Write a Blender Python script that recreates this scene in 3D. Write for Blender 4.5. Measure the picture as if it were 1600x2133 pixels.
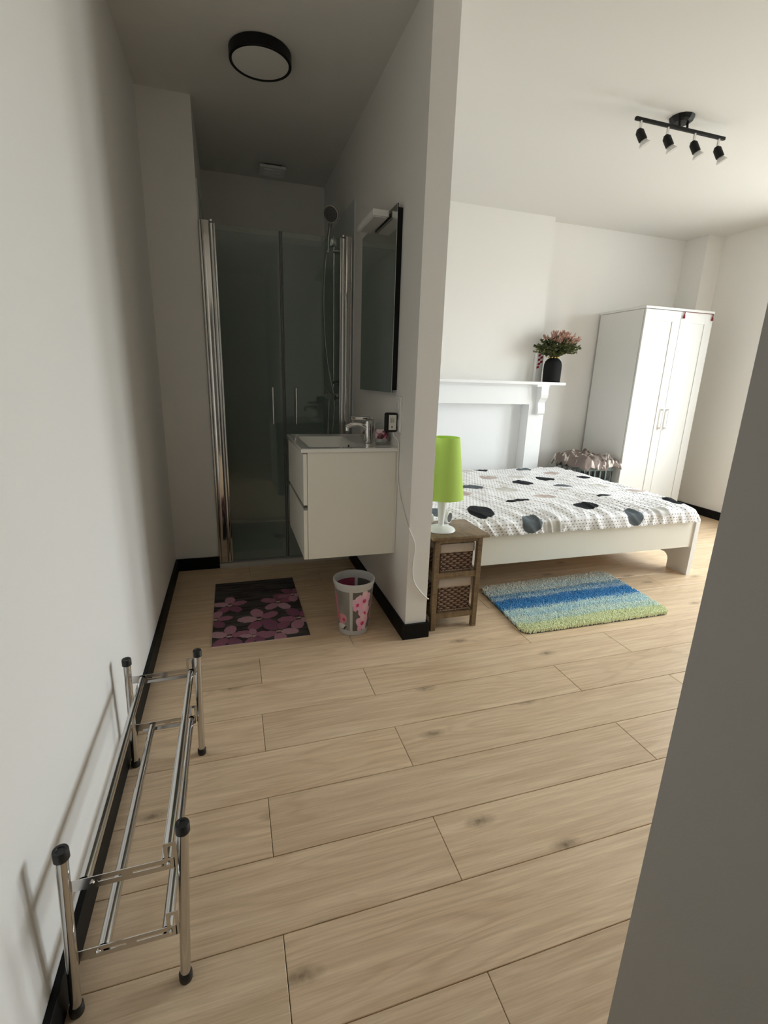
import bpy, bmesh, math, random
from mathutils import Vector, Matrix, noise
random.seed(7)
for o in list(bpy.data.objects): bpy.data.objects.remove(o)
C = bpy.context.scene.collection
PI = math.pi
CAMZ = 1.24

# ------------------------------------------------------------------ camera
cam = bpy.data.cameras.new('camera'); cam_o = bpy.data.objects.new('camera', cam); C.objects.link(cam_o)
F = 1004.534
cam.sensor_fit = 'HORIZONTAL'; cam.sensor_width = 36.0; cam.lens = F*36.0/1600.0
cam.clip_start = 0.02; cam.clip_end = 100
RT = ((0.9548816, -0.2954170, 0.0304941), (-0.0500286, -0.2612145, -0.9639835), (0.2927426, 0.9189645, -0.2642083))
right, down, fwd = [Vector(r) for r in RT]
m = Matrix(((right.x, -down.x, -fwd.x, 0), (right.y, -down.y, -fwd.y, 0), (right.z, -down.z, -fwd.z, CAMZ), (0, 0, 0, 1)))
cam_o.matrix_world = m
bpy.context.scene.camera = cam_o

# ------------------------------------------------------------------ world, daylight, exposure
W = bpy.data.worlds.new('world'); bpy.context.scene.world = W; W.use_nodes = True
bg = W.node_tree.nodes['Background']
bg.inputs[1].default_value = 10.5
_t = W.node_tree.nodes.new('ShaderNodeTexCoord'); _s = W.node_tree.nodes.new('ShaderNodeSeparateXYZ'); _r = W.node_tree.nodes.new('ShaderNodeValToRGB')
W.node_tree.links.new(_t.outputs['Generated'], _s.inputs[0]); W.node_tree.links.new(_s.outputs['Z'], _r.inputs[0]); W.node_tree.links.new(_r.outputs[0], bg.inputs[0])
# overcast sky over a duller ground
_r.color_ramp.elements[0].position = 0.0; _r.color_ramp.elements[0].color = (0.50, 0.49, 0.47, 1)
_r.color_ramp.elements[1].position = 0.05; _r.color_ramp.elements[1].color = (0.93, 0.97, 1.02, 1)
vs = bpy.context.scene.view_settings
vs.view_transform = 'Standard'; vs.look = 'None'; vs.gamma = 1; vs.use_curve_mapping = False
vs.exposure = 1.12
bpy.context.scene.cycles.max_bounces = 12
bpy.context.scene.cycles.diffuse_bounces = 8
bpy.context.scene.cycles.transparent_max_bounces = 16
bpy.context.scene.cycles.caustics_reflective = False
bpy.context.scene.cycles.caustics_refractive = False
# windows in the right wall: (y0, y1, z0, z1); a portal only steers the sky's own light through the opening
XL, XR, YB, YF, ZC = -0.388, 4.56, 4.18, 0.42, 2.646
WIN = [(1.00, 1.95, 0.45, 2.35), (2.30, 3.02, 0.45, 2.35)]
for (a, b, c, d) in WIN:
    L = bpy.data.lights.new('window_portal', 'AREA'); L.shape = 'RECTANGLE'; L.size = d-c; L.size_y = b-a
    L.cycles.is_portal = True
    lo = bpy.data.objects.new('window_portal', L); C.objects.link(lo)
    lo.location = (XR+0.16, (a+b)/2, (c+d)/2); lo.rotation_euler = (0, PI/2, 0)

# ------------------------------------------------------------------ material helpers
def srgb(r, g, b):
    f = lambda c: (c/255/12.92) if c/255 <= 0.04045 else ((c/255+0.055)/1.055)**2.4
    return (f(r), f(g), f(b), 1)
def mat(name, col, rough=0.5, metal=0.0, spec=0.5, bump=0.0, bscale=200.0, var=0.0, trans=0.0, coat=0.0, emis=None):
    M = bpy.data.materials.new(name); M.use_nodes = True
    nt = M.node_tree; p = nt.nodes['Principled BSDF']
    p.inputs['Base Color'].default_value = col; p.inputs['Roughness'].default_value = rough
    p.inputs['Metallic'].default_value = metal; p.inputs['Specular IOR Level'].default_value = spec
    p.inputs['Transmission Weight'].default_value = trans; p.inputs['Coat Weight'].default_value = coat
    tc = nt.nodes.new('ShaderNodeTexCoord')
    if bump or var:
        n = nt.nodes.new('ShaderNodeTexNoise'); n.inputs['Scale'].default_value = bscale; n.inputs['Detail'].default_value = 4
        nt.links.new(tc.outputs['Object'], n.inputs['Vector'])
    if bump:
        b = nt.nodes.new('ShaderNodeBump'); b.inputs['Strength'].default_value = bump; b.inputs['Distance'].default_value = 0.002
        nt.links.new(n.outputs['Fac'], b.inputs['Height']); nt.links.new(b.outputs['Normal'], p.inputs['Normal'])
    if var:
        r = nt.nodes.new('ShaderNodeMix'); r.data_type = 'RGBA'
        r.inputs[6].default_value = tuple(c*(1-var) for c in col[:3])+(1,); r.inputs[7].default_value = tuple(min(1, c*(1+var)) for c in col[:3])+(1,)
        nt.links.new(n.outputs['Fac'], r.inputs[0]); nt.links.new(r.outputs[2], p.inputs['Base Color'])
    return M
class NT:
    """tiny wrapper for node building"""
    def __init__(s, M): s.t = M.node_tree; s.p = s.t.nodes['Principled BSDF']
    def n(s, kind, **kw):
        x = s.t.nodes.new(kind)
        for k, v in kw.items(): setattr(x, k, v)
        return x
    def l(s, a, b): s.t.links.new(a, b)
    def math(s, op, a, b=None, c=None):
        x = s.n('ShaderNodeMath', operation=op)
        for i, v in enumerate((a, b, c)):
            if v is None: continue
            if isinstance(v, (int, float)): x.inputs[i].default_value = v
            else: s.l(v, x.inputs[i])
        return x.outputs[0]
    def mix(s, f, a, b):
        x = s.n('ShaderNodeMix', data_type='RGBA')
        for i, v in ((0, f), (6, a), (7, b)):
            if isinstance(v, (int, float)): x.inputs[i].default_value = v
            elif isinstance(v, tuple): x.inputs[i].default_value = v
            else: s.l(v, x.inputs[i])
        return x.outputs[2]
    def mapping(s, vec, loc=(0, 0, 0), rot=0, sc=(1, 1, 1), typ='POINT'):
        x = s.n('ShaderNodeMapping', vector_type=typ)
        x.inputs['Location'].default_value = loc; x.inputs['Rotation'].default_value = (0, 0, rot); x.inputs['Scale'].default_value = sc
        s.l(vec, x.inputs['Vector']); return x.outputs[0]
    def noise(s, vec, scale, detail=3, rough=0.5, dist=0.0):
        x = s.n('ShaderNodeTexNoise'); x.inputs['Scale'].default_value = scale; x.inputs['Detail'].default_value = detail
        x.inputs['Roughness'].default_value = rough; x.inputs['Distortion'].default_value = dist
        s.l(vec, x.inputs['Vector']); return x
    def ellipses(s, vec, base, lst):
        """printed spots: lst of (u, v, ru, rv, angle, colour)"""
        col = base
        for (u, v, ru, rv, a, c) in lst:
            m = s.mapping(vec, (u, v, 0), a, (ru, rv, 1), 'TEXTURE')
            ln = s.n('ShaderNodeVectorMath', operation='LENGTH'); s.l(m, ln.inputs[0])
            f = s.n('ShaderNodeMapRange'); f.inputs[1].default_value = 0.96; f.inputs[2].default_value = 1.04
            f.inputs[3].default_value = 1; f.inputs[4].default_value = 0
            s.l(ln.outputs['Value'], f.inputs[0])
            col = s.mix(f.outputs[0], col, c)
        return col
    def bump(s, h, strength=0.3, dist=0.002):
        b = s.n('ShaderNodeBump'); b.inputs['Strength'].default_value = strength; b.inputs['Distance'].default_value = dist
        s.l(h, b.inputs['Height']); s.l(b.outputs[0], s.p.inputs['Normal'])

WALL = mat('wall_paint', (0.83, 0.82, 0.80, 1), 0.65, spec=0.3, bump=0.12, bscale=260)
CEIL = mat('ceiling_paint', (0.72, 0.71, 0.685, 1), 0.8, spec=0.2, bump=0.1, bscale=220)
BLACKB = mat('black_board', (0.004, 0.004, 0.004, 1), 0.55, spec=0.2, bump=0.05)
WHITEW = mat('white_gloss_wood', (0.83, 0.83, 0.82, 1), 0.38, bump=0.03)
WHITEM = mat('mantel_white', (0.86, 0.87, 0.88, 1), 0.4, bump=0.05, bscale=90)
CREAM = mat('cream_foil', (0.80, 0.785, 0.72, 1), 0.35, bump=0.02)
VANITY = mat('vanity_lacquer', (0.84, 0.82, 0.75, 1), 0.3, bump=0.02)
CERAM = mat('ceramic', (0.85, 0.85, 0.82, 1), 0.08, coat=0.5)
CHROME = mat('chrome', (0.78, 0.77, 0.76, 1), 0.09, 1.0)
CHROME2 = mat('brushed_chrome', (0.70, 0.69, 0.67, 1), 0.22, 1.0)
RACKM = mat('rack_steel', (0.62, 0.61, 0.60, 1), 0.12, 1.0)
RUBBER = mat('black_rubber', (0.012, 0.012, 0.012, 1), 0.45, bump=0.05)
BLACKM = mat('black_metal', (0.006, 0.006, 0.006, 1), 0.4, spec=0.25)
PLASTW = mat('white_plastic', (0.80, 0.80, 0.79, 1), 0.35)
DARKGAP = mat('dark_gap', (0.03, 0.03, 0.03, 1), 0.8)
PANEL = mat('shower_panel', (0.56, 0.60, 0.60, 1), 0.22, var=0.04, bscale=3)
MIRROR = mat('mirror_glass', (0.86, 0.90, 0.87, 1), 0.01, 1.0)

def glass_mat(name, tint, gloss=0.09):
    M = bpy.data.materials.new(name); M.use_nodes = True; nt = M.node_tree; nt.nodes.remove(nt.nodes['Principled BSDF'])
    out = nt.nodes['Material Output']
    tr = nt.nodes.new('ShaderNodeBsdfTransparent'); tr.inputs[0].default_value = tint
    gl = nt.nodes.new('ShaderNodeBsdfGlossy'); gl.inputs['Roughness'].default_value = 0.02
    lw = nt.nodes.new('ShaderNodeLayerWeight'); lw.inputs[0].default_value = 0.5
    pw = nt.nodes.new('ShaderNodeMath'); pw.operation = 'POWER'; nt.links.new(lw.outputs['Facing'], pw.inputs[0]); pw.inputs[1].default_value = 4.0
    fr = nt.nodes.new('ShaderNodeMath'); fr.operation = 'MULTIPLY_ADD'; nt.links.new(pw.outputs[0], fr.inputs[0]); fr.inputs[1].default_value = 0.6; fr.inputs[2].default_value = gloss*0.5
    mx = nt.nodes.new('ShaderNodeMixShader')
    nt.links.new(fr.outputs[0], mx.inputs[0]); nt.links.new(tr.outputs[0], mx.inputs[1]); nt.links.new(gl.outputs[0], mx.inputs[2])
    nt.links.new(mx.outputs[0], out.inputs[0]); return M
GLASS = glass_mat('shower_glass', (0.86, 0.90, 0.88, 1))
CLEAR = glass_mat('clear_glass', (0.93, 0.95, 0.94, 1))

def wood_floor():
    M = mat('oak_laminate', (0.5, 0.4, 0.3, 1), 0.42, spec=0.4); k = NT(M)
    tc = k.n('ShaderNodeTexCoord'); oi = k.n('ShaderNodeObjectInfo')
    off = k.n('ShaderNodeCombineXYZ'); k.l(k.math('MULTIPLY', oi.outputs['Random'], 37.0), off.inputs[0]); k.l(k.math('MULTIPLY', oi.outputs['Random'], 91.0), off.inputs[1])
    ad = k.n('ShaderNodeVectorMath', operation='ADD'); k.l(tc.outputs['Object'], ad.inputs[0]); k.l(off.outputs[0], ad.inputs[1])
    v = ad.outputs[0]
    # knots: sparse cells that also bend the grain round them
    kv = k.mapping(v, sc=(1.7, 4.2, 1)); vo = k.n('ShaderNodeTexVoronoi', voronoi_dimensions='2D'); vo.inputs['Scale'].default_value = 1.0; k.l(kv, vo.inputs['Vector'])
    d = vo.outputs['Distance']
    sp = k.n('ShaderNodeSeparateColor'); k.l(vo.outputs['Color'], sp.inputs[0])
    sel = k.math('GREATER_THAN', sp.outputs[0], 0.45)
    bend = k.math('MULTIPLY', k.math('POWER', k.math('MAXIMUM', k.math('SUBTRACT', 1.0, k.math('MULTIPLY', d, 2.2)), 0.0), 2.0), sel)
    # cathedral grain
    g1 = k.noise(k.mapping(v, sc=(0.65, 6.5, 1)), 1.5, 2, 0.4, 0.2)
    ph = k.math('ADD', k.math('MULTIPLY', g1.outputs['Fac'], 85.0), k.math('MULTIPLY', bend, 9.0))
    rings = k.math('ADD', k.math('MULTIPLY', k.math('SINE', ph), 0.5), 0.5)
    rings = k.math('POWER', rings, 3.0)
    fine = k.noise(k.mapping(v, sc=(5, 210, 1)), 1.0, 5, 0.8, 0.2)
    mid = k.noise(k.mapping(v, sc=(2.4, 40, 1)), 1.0, 4, 0.6, 0.5)
    broad = k.noise(k.mapping(v, sc=(1.0, 2.2, 1)), 1.3, 2, 0.5)
    f = k.math('ADD', k.math('MULTIPLY', fine.outputs['Fac'], 0.5), k.math('MULTIPLY', mid.outputs['Fac'], 0.5))
    ramp = k.n('ShaderNodeValToRGB'); cr = ramp.color_ramp
    cr.elements[0].position = 0.34; cr.elements[0].color = srgb(184, 157, 127); cr.elements[1].position = 0.64; cr.elements[1].color = srgb(221, 199, 169)
    k.l(f, ramp.inputs[0])
    col = k.mix(k.math('MULTIPLY', rings, k.math('MULTIPLY', k.math('MAXIMUM', k.math('SUBTRACT', broad.outputs['Fac'], 0.40), 0.0), 1.35)), ramp.outputs[0], srgb(156, 128, 99))
    col = k.mix(k.math('MULTIPLY', k.math('SUBTRACT', broad.outputs['Fac'], 0.3), 0.5), col, srgb(198, 166, 134))
    kn = k.math('MULTIPLY', k.math('LESS_THAN', d, 0.075), sel)
    kn2 = k.math('MULTIPLY', k.math('MAXIMUM', k.math('SUBTRACT', 1.0, k.math('MULTIPLY', d, 10.0)), 0.0), sel)
    nz = k.noise(v, 55.0, 3)
    col = k.mix(k.math('MULTIPLY', kn2, k.math('MULTIPLY', nz.outputs['Fac'], 1.3)), col, srgb(96, 78, 60))
    tone = k.math('ADD', 1.10, k.math('MULTIPLY', oi.outputs['Random'], 0.12))
    hs = k.n('ShaderNodeHueSaturation'); k.l(col, hs.inputs['Color']); k.l(tone, hs.inputs['Value']); hs.inputs['Saturation'].default_value = 1.0
    k.l(hs.outputs[0], k.p.inputs['Base Color'])
    k.bump(k.math('ADD', fine.outputs['Fac'], rings), 0.12, 0.0006)
    return M
OAK = wood_floor(); OAK.node_tree.nodes['Principled BSDF'].inputs['Roughness'].default_value = 0.36

def wood_dark():
    M = mat('brown_stained_wood', (0.2, 0.14, 0.09, 1), 0.5); k = NT(M)
    tc = k.n('ShaderNodeTexCoord')
    a = k.noise(k.mapping(tc.outputs['Object'], sc=(8, 8, 90)), 1.0, 4, 0.6); b = k.noise(k.mapping(tc.outputs['Object'], sc=(60, 12, 12)), 1.0, 4, 0.6)
    f = k.math('MULTIPLY', k.math('ADD', a.outputs['Fac'], b.outputs['Fac']), 0.5)
    r = k.n('ShaderNodeValToRGB'); r.color_ramp.elements[0].position = 0.35; r.color_ramp.elements[0].color = srgb(92, 74, 52)
    r.color_ramp.elements[1].position = 0.65; r.color_ramp.elements[1].color = srgb(142, 119, 88)
    k.l(f, r.inputs[0]); k.l(r.outputs[0], k.p.inputs['Base Color']); k.bump(f, 0.2, 0.001)
    return M
BROWN = wood_dark()

# ------------------------------------------------------------------ object helpers
def bm_new(): return bmesh.new()
def box(bm, x0, x1, y0, y1, z0, z1, bev=0.0, seg=2):
    r = bmesh.ops.create_cube(bm, size=1.0)
    for v in r['verts']:
        v.co = Vector((x0+(v.co.x+0.5)*(x1-x0), y0+(v.co.y+0.5)*(y1-y0), z0+(v.co.z+0.5)*(z1-z0)))
    if bev > 0:
        es = set(e for v in r['verts'] for e in v.link_edges)
        bmesh.ops.bevel(bm, geom=list(es), offset=bev, segments=seg, profile=0.5, affect='EDGES')
    return bm
def cyl(bm, p, q, r0, r1=None, n=20, caps=True):
    r1 = r0 if r1 is None else r1
    p, q = Vector(p), Vector(q); d = (q-p); ln = d.length; d.normalize()
    u = d.orthogonal().normalized(); w = d.cross(u)
    A = [bm.verts.new(p+(u*math.cos(2*PI*i/n)+w*math.sin(2*PI*i/n))*r0) for i in range(n)]
    B = [bm.verts.new(q+(u*math.cos(2*PI*i/n)+w*math.sin(2*PI*i/n))*r1) for i in range(n)]
    for i in range(n): bm.faces.new((A[i], A[(i+1) % n], B[(i+1) % n], B[i]))
    if caps: bm.faces.new(A[::-1]); bm.faces.new(B)
    return bm
def lathe(bm, cx, cy, prof, n=40, axis=None):
    """prof: list of (r, z)"""
    rows = []
    for (r, z) in prof:
        if r < 1e-6: rows.append([bm.verts.new((cx, cy, z))])
        else: rows.append([bm.verts.new((cx+r*math.cos(2*PI*i/n), cy+r*math.sin(2*PI*i/n), z)) for i in range(n)])
    for a, b in zip(rows, rows[1:]):
        for i in range(n):
            j = (i+1) % n
            if len(a) == 1 and len(b) == 1: continue
            if len(a) == 1: bm.faces.new((a[0], b[j], b[i]))
            elif len(b) == 1: bm.faces.new((a[i], a[j], b[0]))
            else: bm.faces.new((a[i], a[j], b[j], b[i]))
    return bm
def smooth_path(pts, sub=6):
    P = [Vector(p) for p in pts]; out = []
    for i in range(len(P)-1):
        a = P[max(i-1, 0)]; b = P[i]; c = P[i+1]; d = P[min(i+2, len(P)-1)]
        for s in range(sub):
            t = s/sub
            out.append(0.5*((2*b)+(c-a)*t+(2*a-5*b+4*c-d)*t*t+(3*b-a-3*c+d)*t*t*t))
    out.append(P[-1]); return out
def tube(bm, pts, r, n=8, caps=True):
    P = [Vector(p) for p in pts]; rings = []; up = None
    for i, p in enumerate(P):
        t = (P[min(i+1, len(P)-1)]-P[max(i-1, 0)]).normalized()
        u = t.orthogonal().normalized() if up is None else (up-t*up.dot(t)).normalized()
        up = u; w = t.cross(u); rr = r[i] if isinstance(r, (list, tuple)) else r
        rings.append([bm.verts.new(p+(u*math.cos(2*PI*k/n)+w*math.sin(2*PI*k/n))*rr) for k in range(n)])
    for a, b in zip(rings, rings[1:]):
        for k in range(n): bm.faces.new((a[k], a[(k+1) % n], b[(k+1) % n], b[k]))
    if caps: bm.faces.new(rings[0][::-1]); bm.faces.new(rings[-1])
    return bm
def prism(bm, outline, axis, a, b):
    """outline: 2D points; extruded along axis ('x','y','z') from a to b"""
    def P(u, v, w): return {'x': (w, u, v), 'y': (u, w, v), 'z': (u, v, w)}[axis]
    A = [bm.verts.new(P(u, v, a)) for u, v in outline]; B = [bm.verts.new(P(u, v, b)) for u, v in outline]
    n = len(outline)
    for i in range(n): bm.faces.new((A[i], A[(i+1) % n], B[(i+1) % n], B[i]))
    bm.faces.new(A[::-1]); bm.faces.new(B); bmesh.ops.recalc_face_normals(bm, faces=bm.faces); return bm
def obj(name, bm, material, parent=None, smooth=False, origin=None, recalc=True):
    if recalc: bmesh.ops.recalc_face_normals(bm, faces=bm.faces)
    root = parent
    while root is not None and root.parent is not None: root = root.parent
    if root is not None: org = Vector(root.location)
    elif origin is not None: org = Vector(origin)
    else:
        xs = [v.co.x for v in bm.verts]; ys = [v.co.y for v in bm.verts]; zs = [v.co.z for v in bm.verts]
        org = Vector(((min(xs)+max(xs))/2, (min(ys)+max(ys))/2, min(zs)))
    for v in bm.verts: v.co -= org
    me = bpy.data.meshes.new(name); bm.to_mesh(me); bm.free()
    if smooth:
        for p in me.polygons: p.use_smooth = True
        if smooth != 'all':
            try: me.set_sharp_from_angle(angle=math.radians(40))
            except Exception: pass
    if isinstance(material, (list, tuple)):
        for x in material: me.materials.append(x)
    else: me.materials.append(material)
    o = bpy.data.objects.new(name, me); C.objects.link(o)
    if parent is None: o.location = org
    else: o.parent = parent
    return o
def thing(name, label, cat, loc, group=None):
    o = bpy.data.objects.new(name, None); o.empty_display_size = 0.05; C.objects.link(o); o.location = loc
    o['label'] = label; o['category'] = cat
    if group: o['group'] = group
    return o
def tag(o, label, cat, group=None):
    o['label'] = label; o['category'] = cat
    if group: o['group'] = group
    return o
def struct(o, label, cat):
    o['kind'] = 'structure'; o['label'] = label; o['category'] = cat; return o
def bx(*a, **k): return box(bm_new(), *a, **k)

# ------------------------------------------------------------------ setting
YE = -1.5
fl = struct(obj('floor', bx(XL-0.12, XR+0.2, YE-0.12, YB+0.12, -0.08, -0.010), DARKGAP), 'light oak laminate floor of long planks running across the room', 'floor')
PW, PL, gap = 0.1965, 1.302, 0.0008
row0 = 0.640
for k in range(-11, 19):
    y0 = row0+k*PW; y1 = y0+PW
    y0c, y1c = max(y0, YE), min(y1, YB)
    if y1c-y0c < 0.01: continue
    xoff = 0.055 if k % 2 == 0 else 0.510
    if k == -1: xoff = 0.480
    if k == 0: xoff = 0.043
    xoff += [0.012, 0, -0.006][k % 3]
    for j in range(-1, 4):
        a = max(xoff+j*PL, XL); b = min(xoff+(j+1)*PL, XR)
        if b-a < 0.02: continue
        if y1c <= YF and a > 0.75: continue
        bm = bm_new(); box(bm, a+gap, b-gap, y0c+gap, y1c-gap, -0.0095, 0.0, bev=0.0012, seg=1)
        obj('plank', bm, OAK, fl)
struct(obj('ceiling', bx(XL-0.12, XR+0.2, YE-0.12, YB+0.12, ZC, ZC+0.1), CEIL), 'plain white ceiling over bedroom and shower alcove', 'ceiling')
struct(obj('wall_left', bx(XL-0.12, XL, YE-0.12, YB+0.12, 0, ZC), WALL), 'long white wall beside the chrome shoe rack', 'wall')
struct(obj('wall_column', bx(XL, -0.122, 3.184, YB, 0, ZC), WALL), 'narrow white wall column left of the shower doors', 'wall')
struct(obj('wall_partition', bx(0.769, 0.878, 2.014, YB, 0, ZC), WALL), 'white partition wall between shower alcove and bed, seen end on', 'wall')
struct(obj('wall_back', bx(XL-0.12, XR+0.2, YB, YB+0.12, 0, ZC), WALL), 'white back wall behind the wardrobe and shower', 'wall')
struct(obj('wall_chimney', bx(1.28, 2.775, 4.07, YB, 0, ZC), WALL), 'shallow white chimney breast above the mantelpiece', 'wall')
struct(obj('wall_pillar', bx(4.36, XR, 3.93, YB, 0, ZC), WALL), 'white corner pillar behind the wardrobe', 'wall')
# right wall with window openings
bm = bm_new(); WT = 0.2
ys = sorted(WIN)
prev = YE
for (a, b, c, d) in ys:
    box(bm, XR, XR+WT, prev, a, 0, ZC); box(bm, XR, XR+WT, a, b, 0, c); box(bm, XR, XR+WT, a, b, d, ZC); prev = b
box(bm, XR, XR+WT, prev, YB+0.12, 0, ZC)
struct(obj('wall_right', bm, WALL), 'white right wall beyond the foot of the bed', 'wall')
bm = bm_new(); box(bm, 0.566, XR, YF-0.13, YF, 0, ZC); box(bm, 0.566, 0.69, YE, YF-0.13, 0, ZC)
GREYW = mat('grey_wall', (0.44, 0.43, 0.415, 1), 0.6, spec=0.3, bump=0.12, bscale=260)  # even grey base colour, darker than the other walls
struct(obj('wall_front', bm, GREYW), 'grey wall end close by on the right', 'wall')
struct(obj('wall_corridor', bx(XL, 0.566, YE-0.1, YE, 0, ZC), WALL), 'white wall at the near end of the passage', 'wall')
for i, (a, b, c, d) in enumerate(WIN):
    w = thing('window_%d' % (i+1), ('tall white framed window in the right wall opposite the partition end', 'tall white framed window in the right wall beside the bed')[i], 'window', (XR+0.1, (a+b)/2, c)); w['kind'] = 'structure'
    bm = bm_new(); t = 0.06
    box(bm, XR+0.07, XR+0.13, a, a+t, c, d); box(bm, XR+0.07, XR+0.13, b-t, b, c, d)
    box(bm, XR+0.07, XR+0.13, a+t, b-t, c, c+t); box(bm, XR+0.07, XR+0.13, a+t, b-t, d-t, d)
    obj('window_frame', bm, WHITEW, w)
    obj('window_mullion', bx(XR+0.075, XR+0.125, (a+b)/2-0.03, (a+b)/2+0.03, c+t, d-t), WHITEW, w)
    for s0, s1 in ((a+t, (a+b)/2-0.03), ((a+b)/2+0.03, b-t)):
        obj('pane', bx(XR+0.098, XR+0.102, s0, s1, c+t, d-t), CLEAR, w)
    obj('window_sill', bx(XR-0.03, XR+0.07, a-0.03, b+0.03, c-0.03, c, bev=0.004), WHITEW, w)
# baseboards
BH, BT = 0.08, 0.015
def bb(name, lab, *b): return struct(obj(name, bx(*b, bev=0.0015, seg=1), BLACKB), lab, 'baseboard')
bb('baseboard_left', 'black baseboard along the left wall', XL, XL+BT, YE, 3.169, 0, BH)
bb('baseboard_column', 'short black baseboard left of the shower tray', XL, -0.122, 3.169, 3.184, 0, BH)
bb('baseboard_alcove', 'black baseboard along the partition under the vanity', 0.754, 0.769, 1.999, 3.15, 0, BH)
bb('baseboard_end', 'black baseboard block around the partition end', 0.769, 0.893, 1.999, 2.014, 0, BH)
bb('baseboard_partition', 'black baseboard behind the bedside table', 0.878, 0.893, 2.014, 4.17, 0, BH)
bb('baseboard_right', 'black baseboard along the right wall past the bed', XR-BT, XR, YF, 3.93, 0, BH)
bb('baseboard_back', 'black baseboard on the back wall behind the crate', 2.80, 4.36, YB-BT, YB, 0, BH)

# ------------------------------------------------------------------ shoe rack
def rack():
    t = thing('shoe_rack', 'chrome tubular two-tier shoe rack standing against the left wall', 'shoe rack', (-0.255, 1.14, 0))
    XA, XB, Y0, Y1 = -0.354, -0.151, 0.808, 1.472
    posts = {}
    R = 0.0105
    for (x, y) in ((XA, Y0), (XB, Y0), (XA, Y1), (XB, Y1)):
        H, dx = (0.410, 0.022) if y < 1 else (0.392, 0.010)
        p = obj('post', cyl(bm_new(), (x, y, 0.018), (x+dx, y, H-0.018), R, n=24), RACKM, t, smooth=True)
        for z0, z1 in ((0, 0.022), (H-0.02, H)):
            b = bm_new(); lathe(b, x, y, [(0, z0), (R+0.002, z0), (R+0.003, z0+0.003), (R+0.003, z1-0.003), (R+0.0015, z1), (0, z1)] if z0 == 0 else
                                [(0, z0), (R+0.003, z0), (R+0.003, z1-0.003), (R+0.002, z1), (R-0.003, z1), (R-0.004, z1-0.002), (0, z1-0.002)], 24)
            if z0: bmesh.ops.translate(b, verts=b.verts, vec=(dx, 0, 0))
            obj('end_cap', b, RUBBER, p, smooth=True)
    def strip(y, z, s):
        # flat bracket bar with slots (built from webs around the slots), and an upright slotted tab at the room side
        b = bm_new(); th = 0.0015; h = 0.025; ya, yb = y-th/2, y+th/2
        sh = (0.022 if s > 0 else 0.010)*z/0.4; x0, x1 = XA+R-0.001+sh, XB-R-0.004+sh
        slots = [(x0+0.045, x0+0.085), (x1-0.075, x1-0.02)]
        sw = 0.005
        edges = [x0]+[e for sl in slots for e in sl]+[x1]
        for i in range(0, len(edges), 2): box(b, edges[i], edges[i+1], ya, yb, z, z+h)
        for (a, c) in slots:
            box(b, a, c, ya, yb, z, z+h/2-sw/2); box(b, a, c, ya, yb, z+h/2+sw/2, z+h)
        # lower flange
        box(b, x0+0.02, x1, ya, ya+0.008*s if s > 0 else yb, z-th, z) if s > 0 else box(b, x0+0.02, x1, y-0.008, yb, z-th, z)
        # tab
        tx0, tx1 = XB-R-0.022+sh, XB-R+0.001+sh
        box(b, tx0, tx0+0.007, ya, yb, z+h, z+0.062); box(b, tx1-0.007, tx1, ya, yb, z, z+0.062)
        box(b, tx0+0.007, tx1-0.007, ya, yb, z+0.054, z+0.062)
        o = obj('bracket', b, RACKM, t)
        for (px) in (x0+0.036, x1-0.012):
            yy = ya if s > 0 else yb
            c = bm_new(); cyl(c, (px, yy, z+h/2), (px, yy-0.004*s, z+h/2), 0.0045, 0.003, n=12); obj('screw', c, CHROME, o, smooth=True)
    for z in (0.305, 0.130):
        strip(Y0+0.002, z, 1); strip(Y1-0.002, z, -1)
    rails = [(-0.306, 0.319), (-0.164, 0.319), (-0.292, 0.143), (-0.176, 0.143)]
    for (x, z) in rails:
        r = obj('rail', cyl(bm_new(), (x, Y0+0.006, z), (x, Y1-0.006, z), 0.0095, n=24), RACKM, t, smooth=True)
        # outer sleeve of the telescoping tube
        obj('rail_sleeve', cyl(bm_new(), (x, Y0+0.006, z), (x, Y0+0.40, z), 0.0112, n=24), RACKM, r, smooth=True)
rack()

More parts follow.
